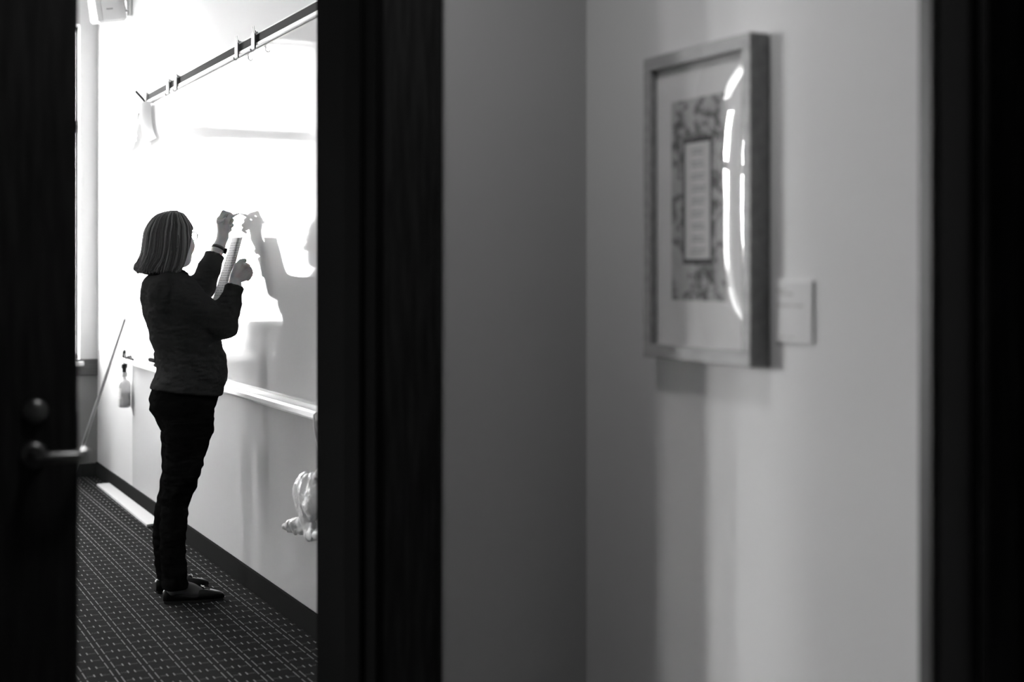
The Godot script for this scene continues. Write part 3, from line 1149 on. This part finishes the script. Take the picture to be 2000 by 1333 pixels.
# ------------------------------------------------------------------ picture and its label
func picture() -> void:
	var p := thing("framed_picture", "pale wooden frame with a patterned text print under glass on the hall wall", "picture", P(WALL, 1.2, 2.52))
	var d0 := 2.316
	var d1 := 2.722
	var h0 := 1.203
	var h1 := 1.865
	var w := 0.03
	for r in [[d0, d1, h0, h0 + w], [d0, d1, h1 - w, h1], [d0, d0 + w, h0 + w, h1 - w], [d1 - w, d1, h0 + w, h1 - w]]:
		part("frame_rail", boxed(1.642, 1.69, r[2], r[3], r[0], r[1], 0.0015), M.maple, p)
	part("mount", boxed(1.660, 1.668, h0 + 0.02, h1 - 0.02, d0 + 0.02, d1 - 0.02, 0.0), M.mat_board, p)
	var g := G.new()
	var a := [P(1.6594, 1.76, 2.632), P(1.6594, 1.76, 2.422), P(1.6594, 1.331, 2.422), P(1.6594, 1.331, 2.632)]
	g.face(a, Vector3.LEFT, [Vector2(0, 0), Vector2(1, 0), Vector2(1, 1), Vector2(0, 1)])
	part("print", g, print_material(), p)
	g = G.new()
	g.sheet(40, 60, func(u: float, v: float) -> Vector3:
		var x := 2 * u - 1
		var y := 2 * v - 1
		return P(1.6520 - 0.0087 * (1 - x * x) * (1 - y * y * y * y), lerpf(h1 - w, h0 + w, v), lerpf(d1 - w, d0 + w, u)))
	part("glazing", g, M.acrylic, p)
	var c := thing("wall_label", "small pale caption card on the wall right of the framed picture", "label", P(WALL, 1.255, 2.235))
	part("plate", boxed(1.684, WALL, 1.255, 1.375, 2.175, 2.293, 0.001), M.white_plastic, c)
	g = G.new()
	g.face([P(1.6835, 1.372, 2.29), P(1.6835, 1.372, 2.179), P(1.6835, 1.258, 2.179), P(1.6835, 1.258, 2.29)], Vector3.LEFT, [Vector2(0, 0), Vector2(1, 0), Vector2(1, 1), Vector2(0, 1)])
	var im := Image.create(160, 160, false, Image.FORMAT_RGB8)
	im.fill(grey(0.62))
	var rng := RandomNumberGenerator.new()
	rng.seed = 31
	for r in [[0.06, 0.10, 0.22, 0.07], [0.12, 0.18, 0.38, 0.05], [0.05, 0.37, 0.72, 0.05], [0.05, 0.925, 0.5, 0.03]]:
		var x: float = r[0] * 160
		while x < (r[0] + r[2]) * 160:
			var hh := int(r[3] * 160 * (0.6 + 0.4 * rng.randf()))
			im.fill_rect(Rect2i(int(x), int(r[1] * 160) + int(r[3] * 160) - hh, 2 if rng.randf() < 0.7 else 4, hh), grey(0.12))
			x += 4 + 3 * rng.randf()
	var m := mat("caption_print", 1.0, 0.6)
	m.albedo_color = Color.WHITE
	m.albedo_texture = ImageTexture.create_from_image(im)
	m.texture_repeat = false
	part("caption", g, m, c)

func print_material() -> StandardMaterial3D:
	var w := 256
	var h := 512
	var im := Image.create(w, h, false, Image.FORMAT_RGB8)
	var fn := FastNoiseLite.new()
	fn.seed = 40
	fn.frequency = 0.02
	for y in h:
		for x in w:
			im.set_pixel(x, y, grey(0.36 + 0.05 * fn.get_noise_2d(x, y)))
	var rng := RandomNumberGenerator.new()
	rng.seed = 41
	var dab := func(cx: float, cy: float, rx: float, ry: float, turn: float, v: float, mix: float) -> void:
		var big := maxf(rx, ry)
		for y in range(maxi(0, int(cy - big)), mini(h, int(cy + big) + 1)):
			for x in range(maxi(0, int(cx - big)), mini(w, int(cx + big) + 1)):
				var dx := x - cx
				var dy := y - cy
				var px := dx * cos(turn) + dy * sin(turn)
				var py := -dx * sin(turn) + dy * cos(turn)
				if px * px / (rx * rx) + py * py / (ry * ry) < 1.0:
					im.set_pixel(x, y, im.get_pixel(x, y).lerp(grey(v), mix))
	# stems with leaves and blossoms round the panel
	for s in 90:
		var x := rng.randf() * w
		var y := rng.randf() * h
		var a := rng.randf() * TAU
		for k in 9:
			dab.call(x, y, 5.0, 1.6, a, 0.07, 0.7)
			if rng.randf() < 0.65:
				dab.call(x + cos(a + 1.3) * 7, y + sin(a + 1.3) * 7, 7.0, 3.2, a + 0.8, [0.05, 0.1, 0.16][rng.randi() % 3], 0.75)
			if rng.randf() < 0.4:
				dab.call(x + cos(a - 1.3) * 7, y + sin(a - 1.3) * 7, 6.0, 3.0, a - 0.8, [0.05, 0.12, 0.2][rng.randi() % 3], 0.7)
			x += cos(a) * 7
			y += sin(a) * 7
			a += rng.randf_range(-0.5, 0.5)
		if s % 3 == 0:
			for k in 6:
				dab.call(x + cos(k * 1.047) * 6, y + sin(k * 1.047) * 6, 5.0, 3.4, k * 1.047, 0.05, 0.8)
			dab.call(x, y, 3.0, 3.0, 0.0, 0.3, 0.9)
	for k in 10:
		dab.call(20.0 + rng.randf() * 25, 30.0 + rng.randf() * 100, 10.0, 8.0, 0.0, 0.05, 0.6)
	# panel with lines of script
	im.fill_rect(Rect2i(56, 100, 136, 320), grey(0.035))
	im.fill_rect(Rect2i(66, 113, 116, 294), grey(0.5))
	for l in 9:
		var y := 130.0 + l * 31.5
		for q in 2:
			var x := 92.0 + rng.randf() * 8
			while x < 150.0 + rng.randf() * 20:
				dab.call(x, y + q * 10 + rng.randf_range(-2, 2), 3.6, 1.5, rng.randf() * PI, 0.16, 0.75)
				x += 4.2
	var m := mat("botanical_print", 1.0, 0.8)
	m.albedo_color = Color.WHITE
	m.albedo_texture = ImageTexture.create_from_image(im)
	m.texture_repeat = false
	return m

func hall_lamp() -> void:
	var wl := thing("wall_lamp", "opal box lamp high on the window wall, mirrored in the picture's glass", "lamp", P(-4.6, 3.2, FAR))
	part("back_plate", boxed(-4.83, -4.37, 3.18, 3.55, FAR - 0.02, FAR, 0.003), M.white_metal, wl)
	var om := mat("opal_glow", 0.8, 0.5)
	om.emission_enabled = true
	om.emission = Color.WHITE
	om.emission_energy_multiplier = 14.0
	part("lamp_diffuser", boxed(-4.8, -4.4, 3.2, 3.53, FAR - 0.09, FAR - 0.02, 0.01), om, wl)
	var ol := OmniLight3D.new()
	ol.name = "wall_lamp_light"
	ol.light_energy = 0.3
	ol.light_size = 0.1
	ol.shadow_enabled = true
	ol.position = P(0, 0.16, -0.2)
	wl.add_child(ol)
	var l := thing("ceiling_lamp", "round white ceiling lamp of the hall, above the picture", "lamp", P(0.8, HALL_CEIL, 2.36))
	var g := G.new()
	g.lathe([[0.17, 0.0], [0.17, 0.0], [0.165, 0.03], [0.15, 0.035], [0.14, 0.035]], P(0.8, HALL_CEIL, 2.36), Vector3.DOWN, 40)
	part("rim", g, M.white_metal, l)
	g = G.new()
	g.lathe([[0.141, 0.03], [0.12, 0.042], [0.07, 0.05], [0.0, 0.052]], P(0.8, HALL_CEIL, 2.36), Vector3.DOWN, 40)
	var m := mat("lamp_glow", 0.8, 0.5)
	m.emission_enabled = true
	m.emission = Color.WHITE
	m.emission_energy_multiplier = 1.5
	part("lamp_diffuser", g, m, l)
	var a := AreaLight3D.new()
	a.name = "hall_light"
	a.area_size = Vector2(0.24, 0.24)
	a.light_energy = 0.75

	a.shadow_enabled = true
	a.rotation.x = -PI / 2
	a.position = Vector3(0, -0.06, 0)
	l.add_child(a)

# ------------------------------------------------------------------ the woman
const TORSO := [[1.397, 1.325, 0.066, 6.080, 0.070], [1.364, 1.322, 0.101, 6.080, 0.130], [1.327, 1.333, 0.122, 6.080, 0.170], [1.280, 1.346, 0.134, 6.080, 0.185], [1.224, 1.362, 0.144, 6.080, 0.180], [1.161, 1.380, 0.144, 6.080, 0.172], [1.111, 1.392, 0.146, 6.080, 0.168], [1.063, 1.407, 0.142, 6.080, 0.165], [1.021, 1.419, 0.143, 6.080, 0.168], [0.970, 1.420, 0.147, 6.080, 0.178], [0.935, 1.412, 0.149, 6.080, 0.184], [0.900, 1.399, 0.148, 6.080, 0.188], [0.834, 1.390, 0.147, 6.080, 0.190]]
const PELVIS := [[0.919, 1.412, 0.150, 6.100, 0.165], [0.889, 1.401, 0.149, 6.100, 0.175], [0.852, 1.391, 0.147, 6.100, 0.182], [0.808, 1.385, 0.139, 6.100, 0.185], [0.757, 1.392, 0.122, 6.100, 0.180], [0.712, 1.400, 0.108, 6.100, 0.170]]
const NEAR_LEG := [[0.766, 1.386, 0.105, 5.995, 0.095], [0.723, 1.385, 0.102, 5.995, 0.093], [0.674, 1.38, 0.091, 5.995, 0.09], [0.608, 1.369, 0.084, 5.995, 0.085], [0.539, 1.357, 0.076, 5.995, 0.08], [0.473, 1.344, 0.068, 5.995, 0.072], [0.407, 1.329, 0.057, 5.995, 0.065], [0.347, 1.325, 0.057, 5.995, 0.063], [0.281, 1.32, 0.054, 5.995, 0.061], [0.197, 1.321, 0.053, 5.995, 0.058], [0.131, 1.326, 0.052, 5.995, 0.058], [0.062, 1.331, 0.054, 5.995, 0.058]]
const FAR_LEG := [[0.697, 1.422, 0.102, 6.24, 0.093], [0.654, 1.421, 0.097, 6.24, 0.09], [0.576, 1.414, 0.086, 6.24, 0.085], [0.505, 1.401, 0.076, 6.24, 0.08], [0.436, 1.383, 0.067, 6.24, 0.072], [0.351, 1.356, 0.058, 6.24, 0.065], [0.283, 1.345, 0.055, 6.24, 0.062], [0.196, 1.344, 0.054, 6.24, 0.06], [0.108, 1.352, 0.053, 6.24, 0.058], [0.05, 1.357, 0.053, 6.24, 0.058]]
const HAIR := [[1.649, 1.335, 0.021, 6.075, 0.030], [1.642, 1.332, 0.045, 6.075, 0.055], [1.628, 1.327, 0.063, 6.075, 0.070], [1.613, 1.325, 0.077, 6.075, 0.080], [1.587, 1.324, 0.093, 6.075, 0.092], [1.559, 1.320, 0.101, 6.075, 0.098], [1.524, 1.319, 0.105, 6.075, 0.102], [1.472, 1.314, 0.107, 6.075, 0.104], [1.431, 1.305, 0.110, 6.075, 0.108], [1.410, 1.298, 0.107, 6.075, 0.110], [1.394, 1.295, 0.102, 6.075, 0.108], [1.383, 1.289, 0.076, 6.075, 0.100]]

func arm(pts: Array, radii: Array, scale := 1.0) -> Array:
	var r := []
	for x in radii:
		r.append(x * scale)
	return [pts, r]

func person() -> void:
	var base := P(1.40, 0, 6.12)
	var right := [P(1.293, 1.305, 5.955), P(1.415, 1.238, 5.935), P(1.518, 1.172, 5.93), P(1.545, 1.25, 5.94), P(1.573, 1.335, 5.954), P(1.577, 1.365, 5.956)]
	var right_r := [0.072, 0.062, 0.057, 0.046, 0.034, 0.033]
	var left := [P(1.315, 1.31, 6.20), P(1.42, 1.302, 6.225), P(1.503, 1.327, 6.24), P(1.533, 1.397, 6.247), P(1.562, 1.465, 6.255), P(1.573, 1.487, 6.258)]
	var left_r := [0.07, 0.062, 0.054, 0.046, 0.036, 0.035]
	var fwd := Vector3(0.8387, 0, -0.5446)
	var rgt := Vector3(0.5446, 0, 0.8387)
	var hb := Basis(fwd, Vector3.UP, rgt)
	var hc := P(1.333, 1.529, 6.075)

	# body: one skin from head to feet; fine grids for head, hands and feet
	var g := G.new()
	var s := S.new(P(1.14, 0.10, 5.8), P(1.68, 1.47, 6.46), 0.013)
	s.stack(TORSO.slice(0, 11), -0.018, 0.01)
	s.stack(PELVIS, -0.04, 0.02)
	s.stack(NEAR_LEG.slice(2, 11), -0.018, 0.01)
	s.stack(FAR_LEG.slice(1, 9), -0.018, 0.01)
	s.bone(P(1.309, 1.36, 6.08), P(1.323, 1.47, 6.075), 0.055, 0.05)
	var a := arm(right.slice(0, 4), right_r.slice(0, 4), 0.72)
	s.chain(a[0], a[1])
	a = arm(left.slice(0, 4), left_r.slice(0, 4), 0.72)
	s.chain(a[0], a[1])
	s.mesh_into(g)
	# head
	s = S.new(P(1.19, 1.37, 5.95), P(1.47, 1.66, 6.21), 0.004)
	s.blob(hc + hb * Vector3(-0.012, 0.012, 0), Vector3(0.09, 0.097, 0.074), hb)
	s.blob(hc + hb * Vector3(0.03, -0.028, 0), Vector3(0.064, 0.085, 0.06), hb, 0.03)
	s.blob(hc + hb * Vector3(0.066, -0.083, 0), Vector3(0.028, 0.024, 0.026), hb, 0.03)
	for e in [-1.0, 1.0]:
		s.blob(hc + hb * Vector3(0.056, -0.026, e * 0.036), Vector3(0.03, 0.03, 0.026), hb, 0.03)
		s.bone(hc + hb * Vector3(0.01, -0.07, e * 0.048), hc + hb * Vector3(0.06, -0.085, e * 0.018), 0.018, 0.018, 0.03)
		s.blob(hc + hb * Vector3(0.083, 0.018, e * 0.031), Vector3(0.013, 0.013, 0.017), hb, 0.012, true)
		s.bone(hc + hb * Vector3(0.084, 0.036, e * 0.012), hc + hb * Vector3(0.072, 0.035, e * 0.046), 0.008, 0.006, 0.012)
		s.blob(hc + hb * Vector3(0.101, -0.034, e * 0.009), Vector3(0.009, 0.007, 0.007), hb, 0.008)
		s.blob(hc + hb * Vector3(-0.01, -0.005, e * 0.076), Vector3(0.016, 0.03, 0.007), hb, 0.008)
	s.bone(hc + hb * Vector3(0.088, 0.014, 0), hc + hb * Vector3(0.108, -0.028, 0), 0.008, 0.011, 0.012)
	s.blob(hc + hb * Vector3(0.092, -0.054, 0), Vector3(0.009, 0.005, 0.022), hb, 0.006)
	s.blob(hc + hb * Vector3(0.090, -0.064, 0), Vector3(0.009, 0.006, 0.019), hb, 0.005)
	s.bone(P(1.312, 1.375, 6.08), hc + hb * Vector3(-0.012, -0.07, 0), 0.052, 0.052, 0.03)
	s.mesh_into(g)
	# left hand, pinching the marker
	s = S.new(P(1.49, 1.38, 6.20), P(1.69, 1.69, 6.37), 0.003)
	var wrist := P(1.602, 1.543, 6.277)
	s.chain([P(1.533, 1.40, 6.248), P(1.556, 1.452, 6.253), P(1.580, 1.497, 6.262), wrist], [0.031, 0.0275, 0.027, 0.025], 0.012)
	var mcp := [P(1.587, 1.626, 6.266), P(1.589, 1.617, 6.286), P(1.597, 1.603, 6.306), P(1.606, 1.588, 6.322)]
	for i in 4:
		s.bone(wrist + P(0, 0.008, (i - 1.5) * 0.009), mcp[i], 0.019, 0.0125, 0.014)
	s.bone(mcp[0], mcp[3], 0.011, 0.011, 0.012)
	s.bone(P(1.612, 1.575, 6.292), P(1.626, 1.612, 6.292), 0.016, 0.013, 0.012)
	s.chain([mcp[0], P(1.603, 1.659, 6.258), P(1.632, 1.652, 6.26), P(1.647, 1.642, 6.264)], [0.0115, 0.0098, 0.0085, 0.0072], 0.004)
	s.chain([mcp[1], P(1.621, 1.648, 6.288), P(1.649, 1.626, 6.286), P(1.639, 1.605, 6.28)], [0.0115, 0.0098, 0.0088, 0.0075], 0.004)
	s.chain([mcp[2], P(1.632, 1.627, 6.309), P(1.654, 1.604, 6.306), P(1.64, 1.587, 6.301)], [0.011, 0.0095, 0.0085, 0.0073], 0.004)
	s.chain([mcp[3], P(1.636, 1.602, 6.327), P(1.65, 1.583, 6.324), P(1.638, 1.571, 6.319)], [0.01, 0.0085, 0.0076, 0.0066], 0.004)
	s.chain([P(1.609, 1.553, 6.268), P(1.615, 1.59, 6.252), P(1.616, 1.623, 6.246), P(1.633, 1.643, 6.25)], [0.019, 0.0135, 0.0105, 0.0085], 0.008)
	s.mesh_into(g)
	# right hand, closed on the paper
	s = S.new(P(1.51, 1.25, 5.89), P(1.69, 1.48, 6.06), 0.003)
	var rw := P(1.574, 1.349, 5.956)
	s.chain([P(1.553, 1.27, 5.945), P(1.57, 1.325, 5.954), rw], [0.031, 0.0275, 0.026], 0.02)
	s.blob(P(1.604, 1.392, 5.954), Vector3(0.032, 0.031, 0.016), Basis.IDENTITY, 0.01)
	mcp = [P(1.617, 1.420, 5.946), P(1.632, 1.404, 5.947), P(1.638, 1.389, 5.951), P(1.632, 1.371, 5.957)]
	for i in 4:
		s.bone(rw + P(-0.008 + 0.007 * i, 0.012, 0.004), mcp[i], 0.0165, 0.0118, 0.003)
		s.blob(mcp[i] + P(0.001, 0.001, -0.002), Vector3(0.0125, 0.0115, 0.012), Basis.IDENTITY, 0.004)
	var pip := [P(1.638, 1.418, 5.983), P(1.65, 1.397, 5.988), P(1.65, 1.381, 5.988), P(1.638, 1.364, 5.985)]
	var tip := [P(1.616, 1.414, 6.004), P(1.622, 1.394, 6.007), P(1.62, 1.379, 6.005), P(1.614, 1.366, 6.0)]
	for i in 4:
		var k := [1.0, 1.04, 0.98, 0.88][i] as float
		s.chain([mcp[i], pip[i], pip[i].lerp(tip[i], 0.5) + P(0.004, 0, 0.006), tip[i]], [0.0122 * k, 0.0102 * k, 0.0092 * k, 0.0078 * k], 0.004)
	s.chain([P(1.574, 1.38, 5.957), P(1.586, 1.415, 5.963), P(1.604, 1.434, 5.968), P(1.6205, 1.442, 5.974)], [0.02, 0.0155, 0.0128, 0.0102], 0.008)
	s.mesh_into(g)
	var body := part("person", g, M.skin, self)
	tag(body, "woman with bobbed hair and dark sweater writing on the whiteboard with raised hand", "person")

	# sweater
	s = S.new(P(1.15, 0.82, 5.82), P(1.69, 1.53, 6.46), 0.0085)
	s.stack(TORSO, 0.0, 0.02, 2.25)
	s.bone(P(1.32, 1.372, 6.06), P(1.29, 1.315, 5.96), 0.055, 0.066, 0.03)
	s.bone(P(1.32, 1.372, 6.10), P(1.315, 1.315, 6.19), 0.055, 0.066, 0.03)
	s.chain(right, right_r, 0.03)
	s.chain(left, left_r, 0.03)
	s.blob(P(1.345, 1.018, 6.235), Vector3(0.052, 0.06, 0.06), Basis.IDENTITY, 0.02)
	s.crumple(3, 0.007, Vector3(7, 16, 7))
	s.crumple(4, 0.0025, Vector3(25, 50, 25))
	s.cut(P(1.1, 0.75, 5.8), P(1.7, 1.0, 6.5), P(1.4, 0.878, 6.12), Vector3(-0.113, -1, 0).normalized())
	var dir: Vector3 = (right[4] - right[3]).normalized()
	s.cut(P(1.5, 1.28, 5.85), P(1.7, 1.48, 6.03), right[4], dir)
	dir = (left[4] - left[3]).normalized()
	s.cut(P(1.5, 1.40, 6.17), P(1.7, 1.54, 6.42), left[4] + dir * 0.01, dir)
	g = G.new()
	s.mesh_into(g)
	part("sweater", g, M.sweater_knit, body, "dark knitted sweater")
	g = G.new()
	var ring := []
	for k in 25:
		var t := TAU * k / 24
		ring.append(P(1.330 + 0.066 * cos(t), 1.398 - 0.016 * cos(t), 6.08 + 0.066 * sin(t)))
	g.tube(ring, [0.0095], 8, false)
	part("collar", g, M.sweater_knit, body)

	# trousers
	s = S.new(P(1.18, 0.04, 5.85), P(1.62, 0.93, 6.42), 0.0085)
	s.stack(PELVIS, -0.005, 0.03)
	s.stack(NEAR_LEG, 0.0, 0.02)
	s.stack(FAR_LEG, 0.0, 0.02)
	s.crumple(6, 0.009, Vector3(8, 22, 8))
	s.crumple(7, 0.002, Vector3(30, 60, 30))
	g = G.new()
	s.mesh_into(g)
	part("trousers", g, M.trouser_cloth, body, "black slim trousers")

	g = G.new()
	for e in [[P(1.33, 0, 6.007), P(1.455, 0, 5.995)], [P(1.345, 0, 6.243), P(1.465, 0, 6.257)]]:
		s = S.new(e[0] + Vector3(-0.07, 0.012, -0.06), e[1] + Vector3(0.06, 0.14, 0.06), 0.005)
		s.chain([e[0] + Vector3(0, 0.13, 0), e[0] + Vector3(-0.004, 0.085, 0), e[0] + Vector3(-0.01, 0.045, 0)], [0.034, 0.032, 0.022], 0.02)
		s.chain([e[0] + Vector3(0.004, 0.075, 0), e[0].lerp(e[1], 0.55) + Vector3(0, 0.045, 0), e[1] + Vector3(0, 0.03, 0)], [0.034, 0.028, 0.018], 0.02)
		g = G.new()
		s.mesh_into(g)
		part("stocking", g, mat("stocking_knit", 0.055, 0.8), body, "grey stocking")

	shoe(body, P(1.286, 0, 6.026), P(1.538, 0, 5.99))
	shoe(body, P(1.297, 0, 6.232), P(1.535, 0, 6.262))
	hair(body, hc, hb)

	# glasses
	g = G.new()
	var lens := G.new()
	for e in [-1.0, 1.0]:
		var rim := []
		for k in 21:
			var t := TAU * k / 20
			rim.append(hc + hb * Vector3(0.104 - 0.006 * absf(cos(t)) * (1.0 if cos(t) * e > 0 else 0.0), 0.018 + 0.019 * sin(t), e * 0.031 + 0.024 * cos(t)))
		g.tube(rim, [0.0022], 8, false)
		lens.face(rim.slice(0, 20), fwd)
		g.tube([hc + hb * Vector3(0.098, 0.022, e * 0.055), hc + hb * Vector3(0.09, 0.024, e * 0.069), hc + hb * Vector3(0.0, 0.015, e * 0.079)], [0.0018], 6)
	g.tube([hc + hb * Vector3(0.104, 0.02, -0.008), hc + hb * Vector3(0.108, 0.023, 0), hc + hb * Vector3(0.104, 0.02, 0.008)], [0.0014], 6)
	var gl := part("glasses", g, M.steel, body, "thin rimmed glasses")
	part("lenses", lens, M.lens, gl)
	# wrist watch
	var wp := P(1.5800, 1.4970, 6.262)
	var wd := (P(1.602, 1.543, 6.277) - P(1.562, 1.465, 6.255)).normalized()
	g = G.new()
	g.lathe([[0.026, -0.007], [0.0315, -0.007], [0.0325, 0.0], [0.0315, 0.007], [0.026, 0.007]], wp, wd, 30)
	var wa := part("watch_strap", g, M.black_plastic, body, "black watch strap")
	g = G.new()
	var wn := (Vector3(0.8, -0.2, 0.35) - wd * wd.dot(Vector3(0.8, -0.2, 0.35))).normalized()
	g.lathe([[0.0125, 0.029], [0.0135, 0.031], [0.0135, 0.037], [0.012, 0.039], [0.0, 0.039]], wp, wn, 24)
	part("watch_case", g, M.dark_rubber, wa)

func shoe(body: Node3D, heel: Vector3, toe: Vector3) -> void:
	var t := (toe - heel).normalized()
	var len := heel.distance_to(toe)
	var w := t.cross(Vector3.UP)
	# stations: along, half width, height of the top edge
	var st := [[0.0, 0.012, 0.046], [0.02, 0.022, 0.056], [0.08, 0.033, 0.058], [0.2, 0.036, 0.05], [0.38, 0.038, 0.036], [0.54, 0.043, 0.03], [0.58, 0.045, 0.052], [0.66, 0.044, 0.05], [0.8, 0.041, 0.042], [0.92, 0.031, 0.034], [0.98, 0.018, 0.026], [1.0, 0.008, 0.018]]
	var g := G.new()
	var n := 16
	var first := 0
	for i in st.size():
		var p: Vector3 = heel + t * len * st[i][0]
		for k in n:
			var a := TAU * k / n
			var x: float = cos(a)
			var y: float = sin(a)
			x = signf(x) * pow(absf(x), 0.75)
			y = signf(y) * pow(absf(y), 0.7)
			var hh: float = st[i][2]
			g.add(p + w * x * st[i][1] + Vector3.UP * (0.006 + (y + 1.0) / 2.0 * (hh - 0.006)), (w * cos(a) + Vector3.UP * sin(a) * 0.8 + t * (-0.8 if i < 2 else (0.6 if i > 8 else 0.0))).normalized())
	for i in st.size() - 1:
		for k in n:
			var a := first + i * n + k
			var b := first + i * n + (k + 1) % n
			g.tri(a, b, b + n)
			g.tri(a, b + n, a + n)
	for e in [0, st.size() - 1]:
		var pts := []
		for k in n:
			pts.append(g.v[e * n + k])
		g.face(pts, -t if e == 0 else t)
	var up := part("shoe", g, M.shoe_leather, body, "flat black shoe with a bow")
	g = G.new()
	var poly := PackedVector2Array()
	for i in range(1, st.size() - 1):
		poly.append(Vector2(st[i][0] * len - 0.001, st[i][1] + 0.0015))
	for i in range(st.size() - 2, 0, -1):
		poly.append(Vector2(st[i][0] * len - 0.001, -st[i][1] - 0.0015))
	g.prism(poly, heel, t, w, Vector3.UP, 0.009)
	part("sole", g, M.dark_rubber, up)
	g = G.new()
	var bow := heel + t * len * 0.64 + Vector3.UP * 0.054
	g.tube([bow - w * 0.006, bow + w * 0.006], [0.006], 8)
	for e in [-1.0, 1.0]:
		g.tube([bow, bow + w * e * 0.016 + Vector3.UP * 0.006 - t * 0.004, bow + w * e * 0.025 + t * 0.003, bow + w * e * 0.014 + t * 0.008 + Vector3.UP * 0.002, bow], [0.003], 6)
		g.tube([bow, bow + w * e * 0.012 + t * 0.02 - Vector3.UP * 0.003, bow + w * e * 0.016 + t * 0.03 - Vector3.UP * 0.006], [0.0026], 6)
	part("bow", g, M.shoe_leather, up)

func hair(body: Node3D, hc: Vector3, hb: Basis) -> void:
	var fwd := hb.x
	var g := G.new()
	g.col = Color(0.02, 0.02, 0.02)
	var s := S.new(P(1.16, 1.37, 5.94), P(1.46, 1.67, 6.21), 0.005)
	s.stack(HAIR, -0.007, 0.01)
	var edge := (fwd - Vector3.UP * 0.4).normalized()
	var edge_at := hc + fwd * 0.014
	s.cut(P(1.15, 1.36, 5.9), P(1.5, 1.575, 6.26), edge_at, edge)
	s.mesh_into(g)
	# fine locks from the crown down to the hem, lighter and darker in broad streaks
	var rng := RandomNumberGenerator.new()
	rng.seed = 17
	var streak := FastNoiseLite.new()
	streak.seed = 5
	streak.frequency = 1.0
	var count := 760
	for i in count:
		var az := TAU * (i + rng.randf() * 0.9) / count
		var face := (Vector3(cos(az), 0, -sin(az))).dot(fwd)
		var bangs := face > 0.5
		var low := 1.562 + rng.randf() * 0.014 if bangs else 1.380 + rng.randf() * 0.02
		var path := []
		var radii := []
		var steps := 16
		var wob := rng.randf_range(-0.07, 0.07)
		var ph := rng.randf() * TAU
		var lift := rng.randf_range(-0.003, 0.003)
		var thick := rng.randf_range(0.0026, 0.0044)
		var flick := 0.3 + 1.3 * rng.randf()
		for k in steps + 1:
			var t := float(k) / steps
			var h := lerpf(1.6505, low, pow(t, 1.8))
			var r := S.row(HAIR, h)
			var a := az + wob * sin(t * 3.0 + ph) + 0.03 * t * sin(ph)
			var p := P(r[0] + (r[1] + lift) * cos(a), h + lift * 0.5, r[2] + (r[3] + lift) * sin(a))
			if t < 0.07:
				p = P(1.336, 1.651, 6.075).lerp(p, 0.3 + 10.0 * t)
			var past := (p - edge_at).dot(edge) - 0.004
			if past > 0.0 and h < 1.572:
				# the curtain of hair beside the face ends at a slanting edge
				p -= edge * past
				var q := Vector2((p.x - r[0]) / r[1], (p.z + r[2]) / r[3]).normalized()
				p = Vector3(r[0] + q.x * (r[1] + lift), p.y, -r[2] + q.y * (r[3] + lift))
			# the ends at the back flick out
			if t > 0.86 and cos(az) < -0.2:
				p += Vector3(-0.11, 0.03, 0) * (t - 0.86) * flick
			path.append(p)
			radii.append(thick * (1.0 - 0.6 * t * t))
		var tone := maxf(0.0, streak.get_noise_2d(cos(az) * 7.0, sin(az) * 7.0) * 1.6 + 0.1)
		var v := 0.032 + 0.17 * pow(tone, 1.4) * (0.5 + rng.randf()) + 0.03 * rng.randf()
		g.col = Color(v, v, v)
		var mid: Vector3 = path[9]
		g.tube(path, radii, 5, true, 0.5, Vector3(mid.x - 1.32, 0, mid.z + 6.075).normalized())
	# loose hairs at the nape and the crown
	for i in 60:
		var az := PI + rng.randf_range(-1.2, 1.2)
		var p := P(1.296 + 0.1 * cos(az), 1.40 + rng.randf() * 0.03, 6.075 + 0.1 * sin(az))
		g.col = Color(0.2, 0.2, 0.2)
		g.tube([p, p + Vector3(-0.006, -0.012, 0), p + Vector3(-0.016, -0.018 + rng.randf() * 0.012, rng.randf_range(-0.01, 0.01))], [0.0012, 0.001, 0.0005], 4)
	part("hair", g, M.hair, body, "streaked bobbed hair", true)

# ------------------------------------------------------------------ what she holds
func held() -> void:
	var a := P(1.569, 1.6135, 6.249)
	var b := P(1.679, 1.6565, 6.271)
	var t := (b - a).normalized()
	var l := a.distance_to(b)
	var m := thing("marker", "white board marker in the woman's left hand, its tip on the board", "marker", a)
	var g := G.new()
	g.lathe([[0.0, 0.0], [0.0055, 0.0], [0.0065, 0.001], [0.0065, 0.001], [0.0065, l - 0.026], [0.0065, l - 0.026], [0.005, l - 0.022], [0.0035, l - 0.012], [0.0026, l - 0.007], [0.0, l - 0.007]], a, t, 20)
	part("barrel", g, M.white_plastic, m)
	g = G.new()
	g.lathe([[0.00665, l * 0.42], [0.00665, l * 0.72]], a, t, 20)
	part("printed_sleeve", g, M.dark_rubber, m)
	g = G.new()
	g.lathe([[0.0022, l - 0.009], [0.0026, l - 0.005], [0.0018, l - 0.0005], [0.0, l]], a, t, 12)
	part("nib", g, M.black_plastic, m)
	# sheet folded lengthwise, held upright
	var top := P(1.597, 1.541, 5.972)
	var low := P(1.523, 1.268, 5.966)
	var p := thing("paper_sheet", "sheet of printed notes in the woman's right hand", "sheet", low)
	g = G.new()
	g.sheet(12, 20, func(u: float, v: float) -> Vector3:
		var o := top.lerp(low, v)
		var x := u * 2.0 - 1.0
		if x < 0.0:
			return o + Vector3(0.0 - 0.014 * v, 0, -0.115) * -x + Vector3(-0.006, 0, 0.004) * sin(-x * PI)
		return o + Vector3(0.036, 0.004, -0.085) * x * (1.0 - 0.3 * v) + Vector3(0.008, 0, 0) * sin(x * PI), 0.0003)
	part("page", g, text_material("notes_print", 256, 320, 22, 0.92, 0.1, 77, 0.07), p)
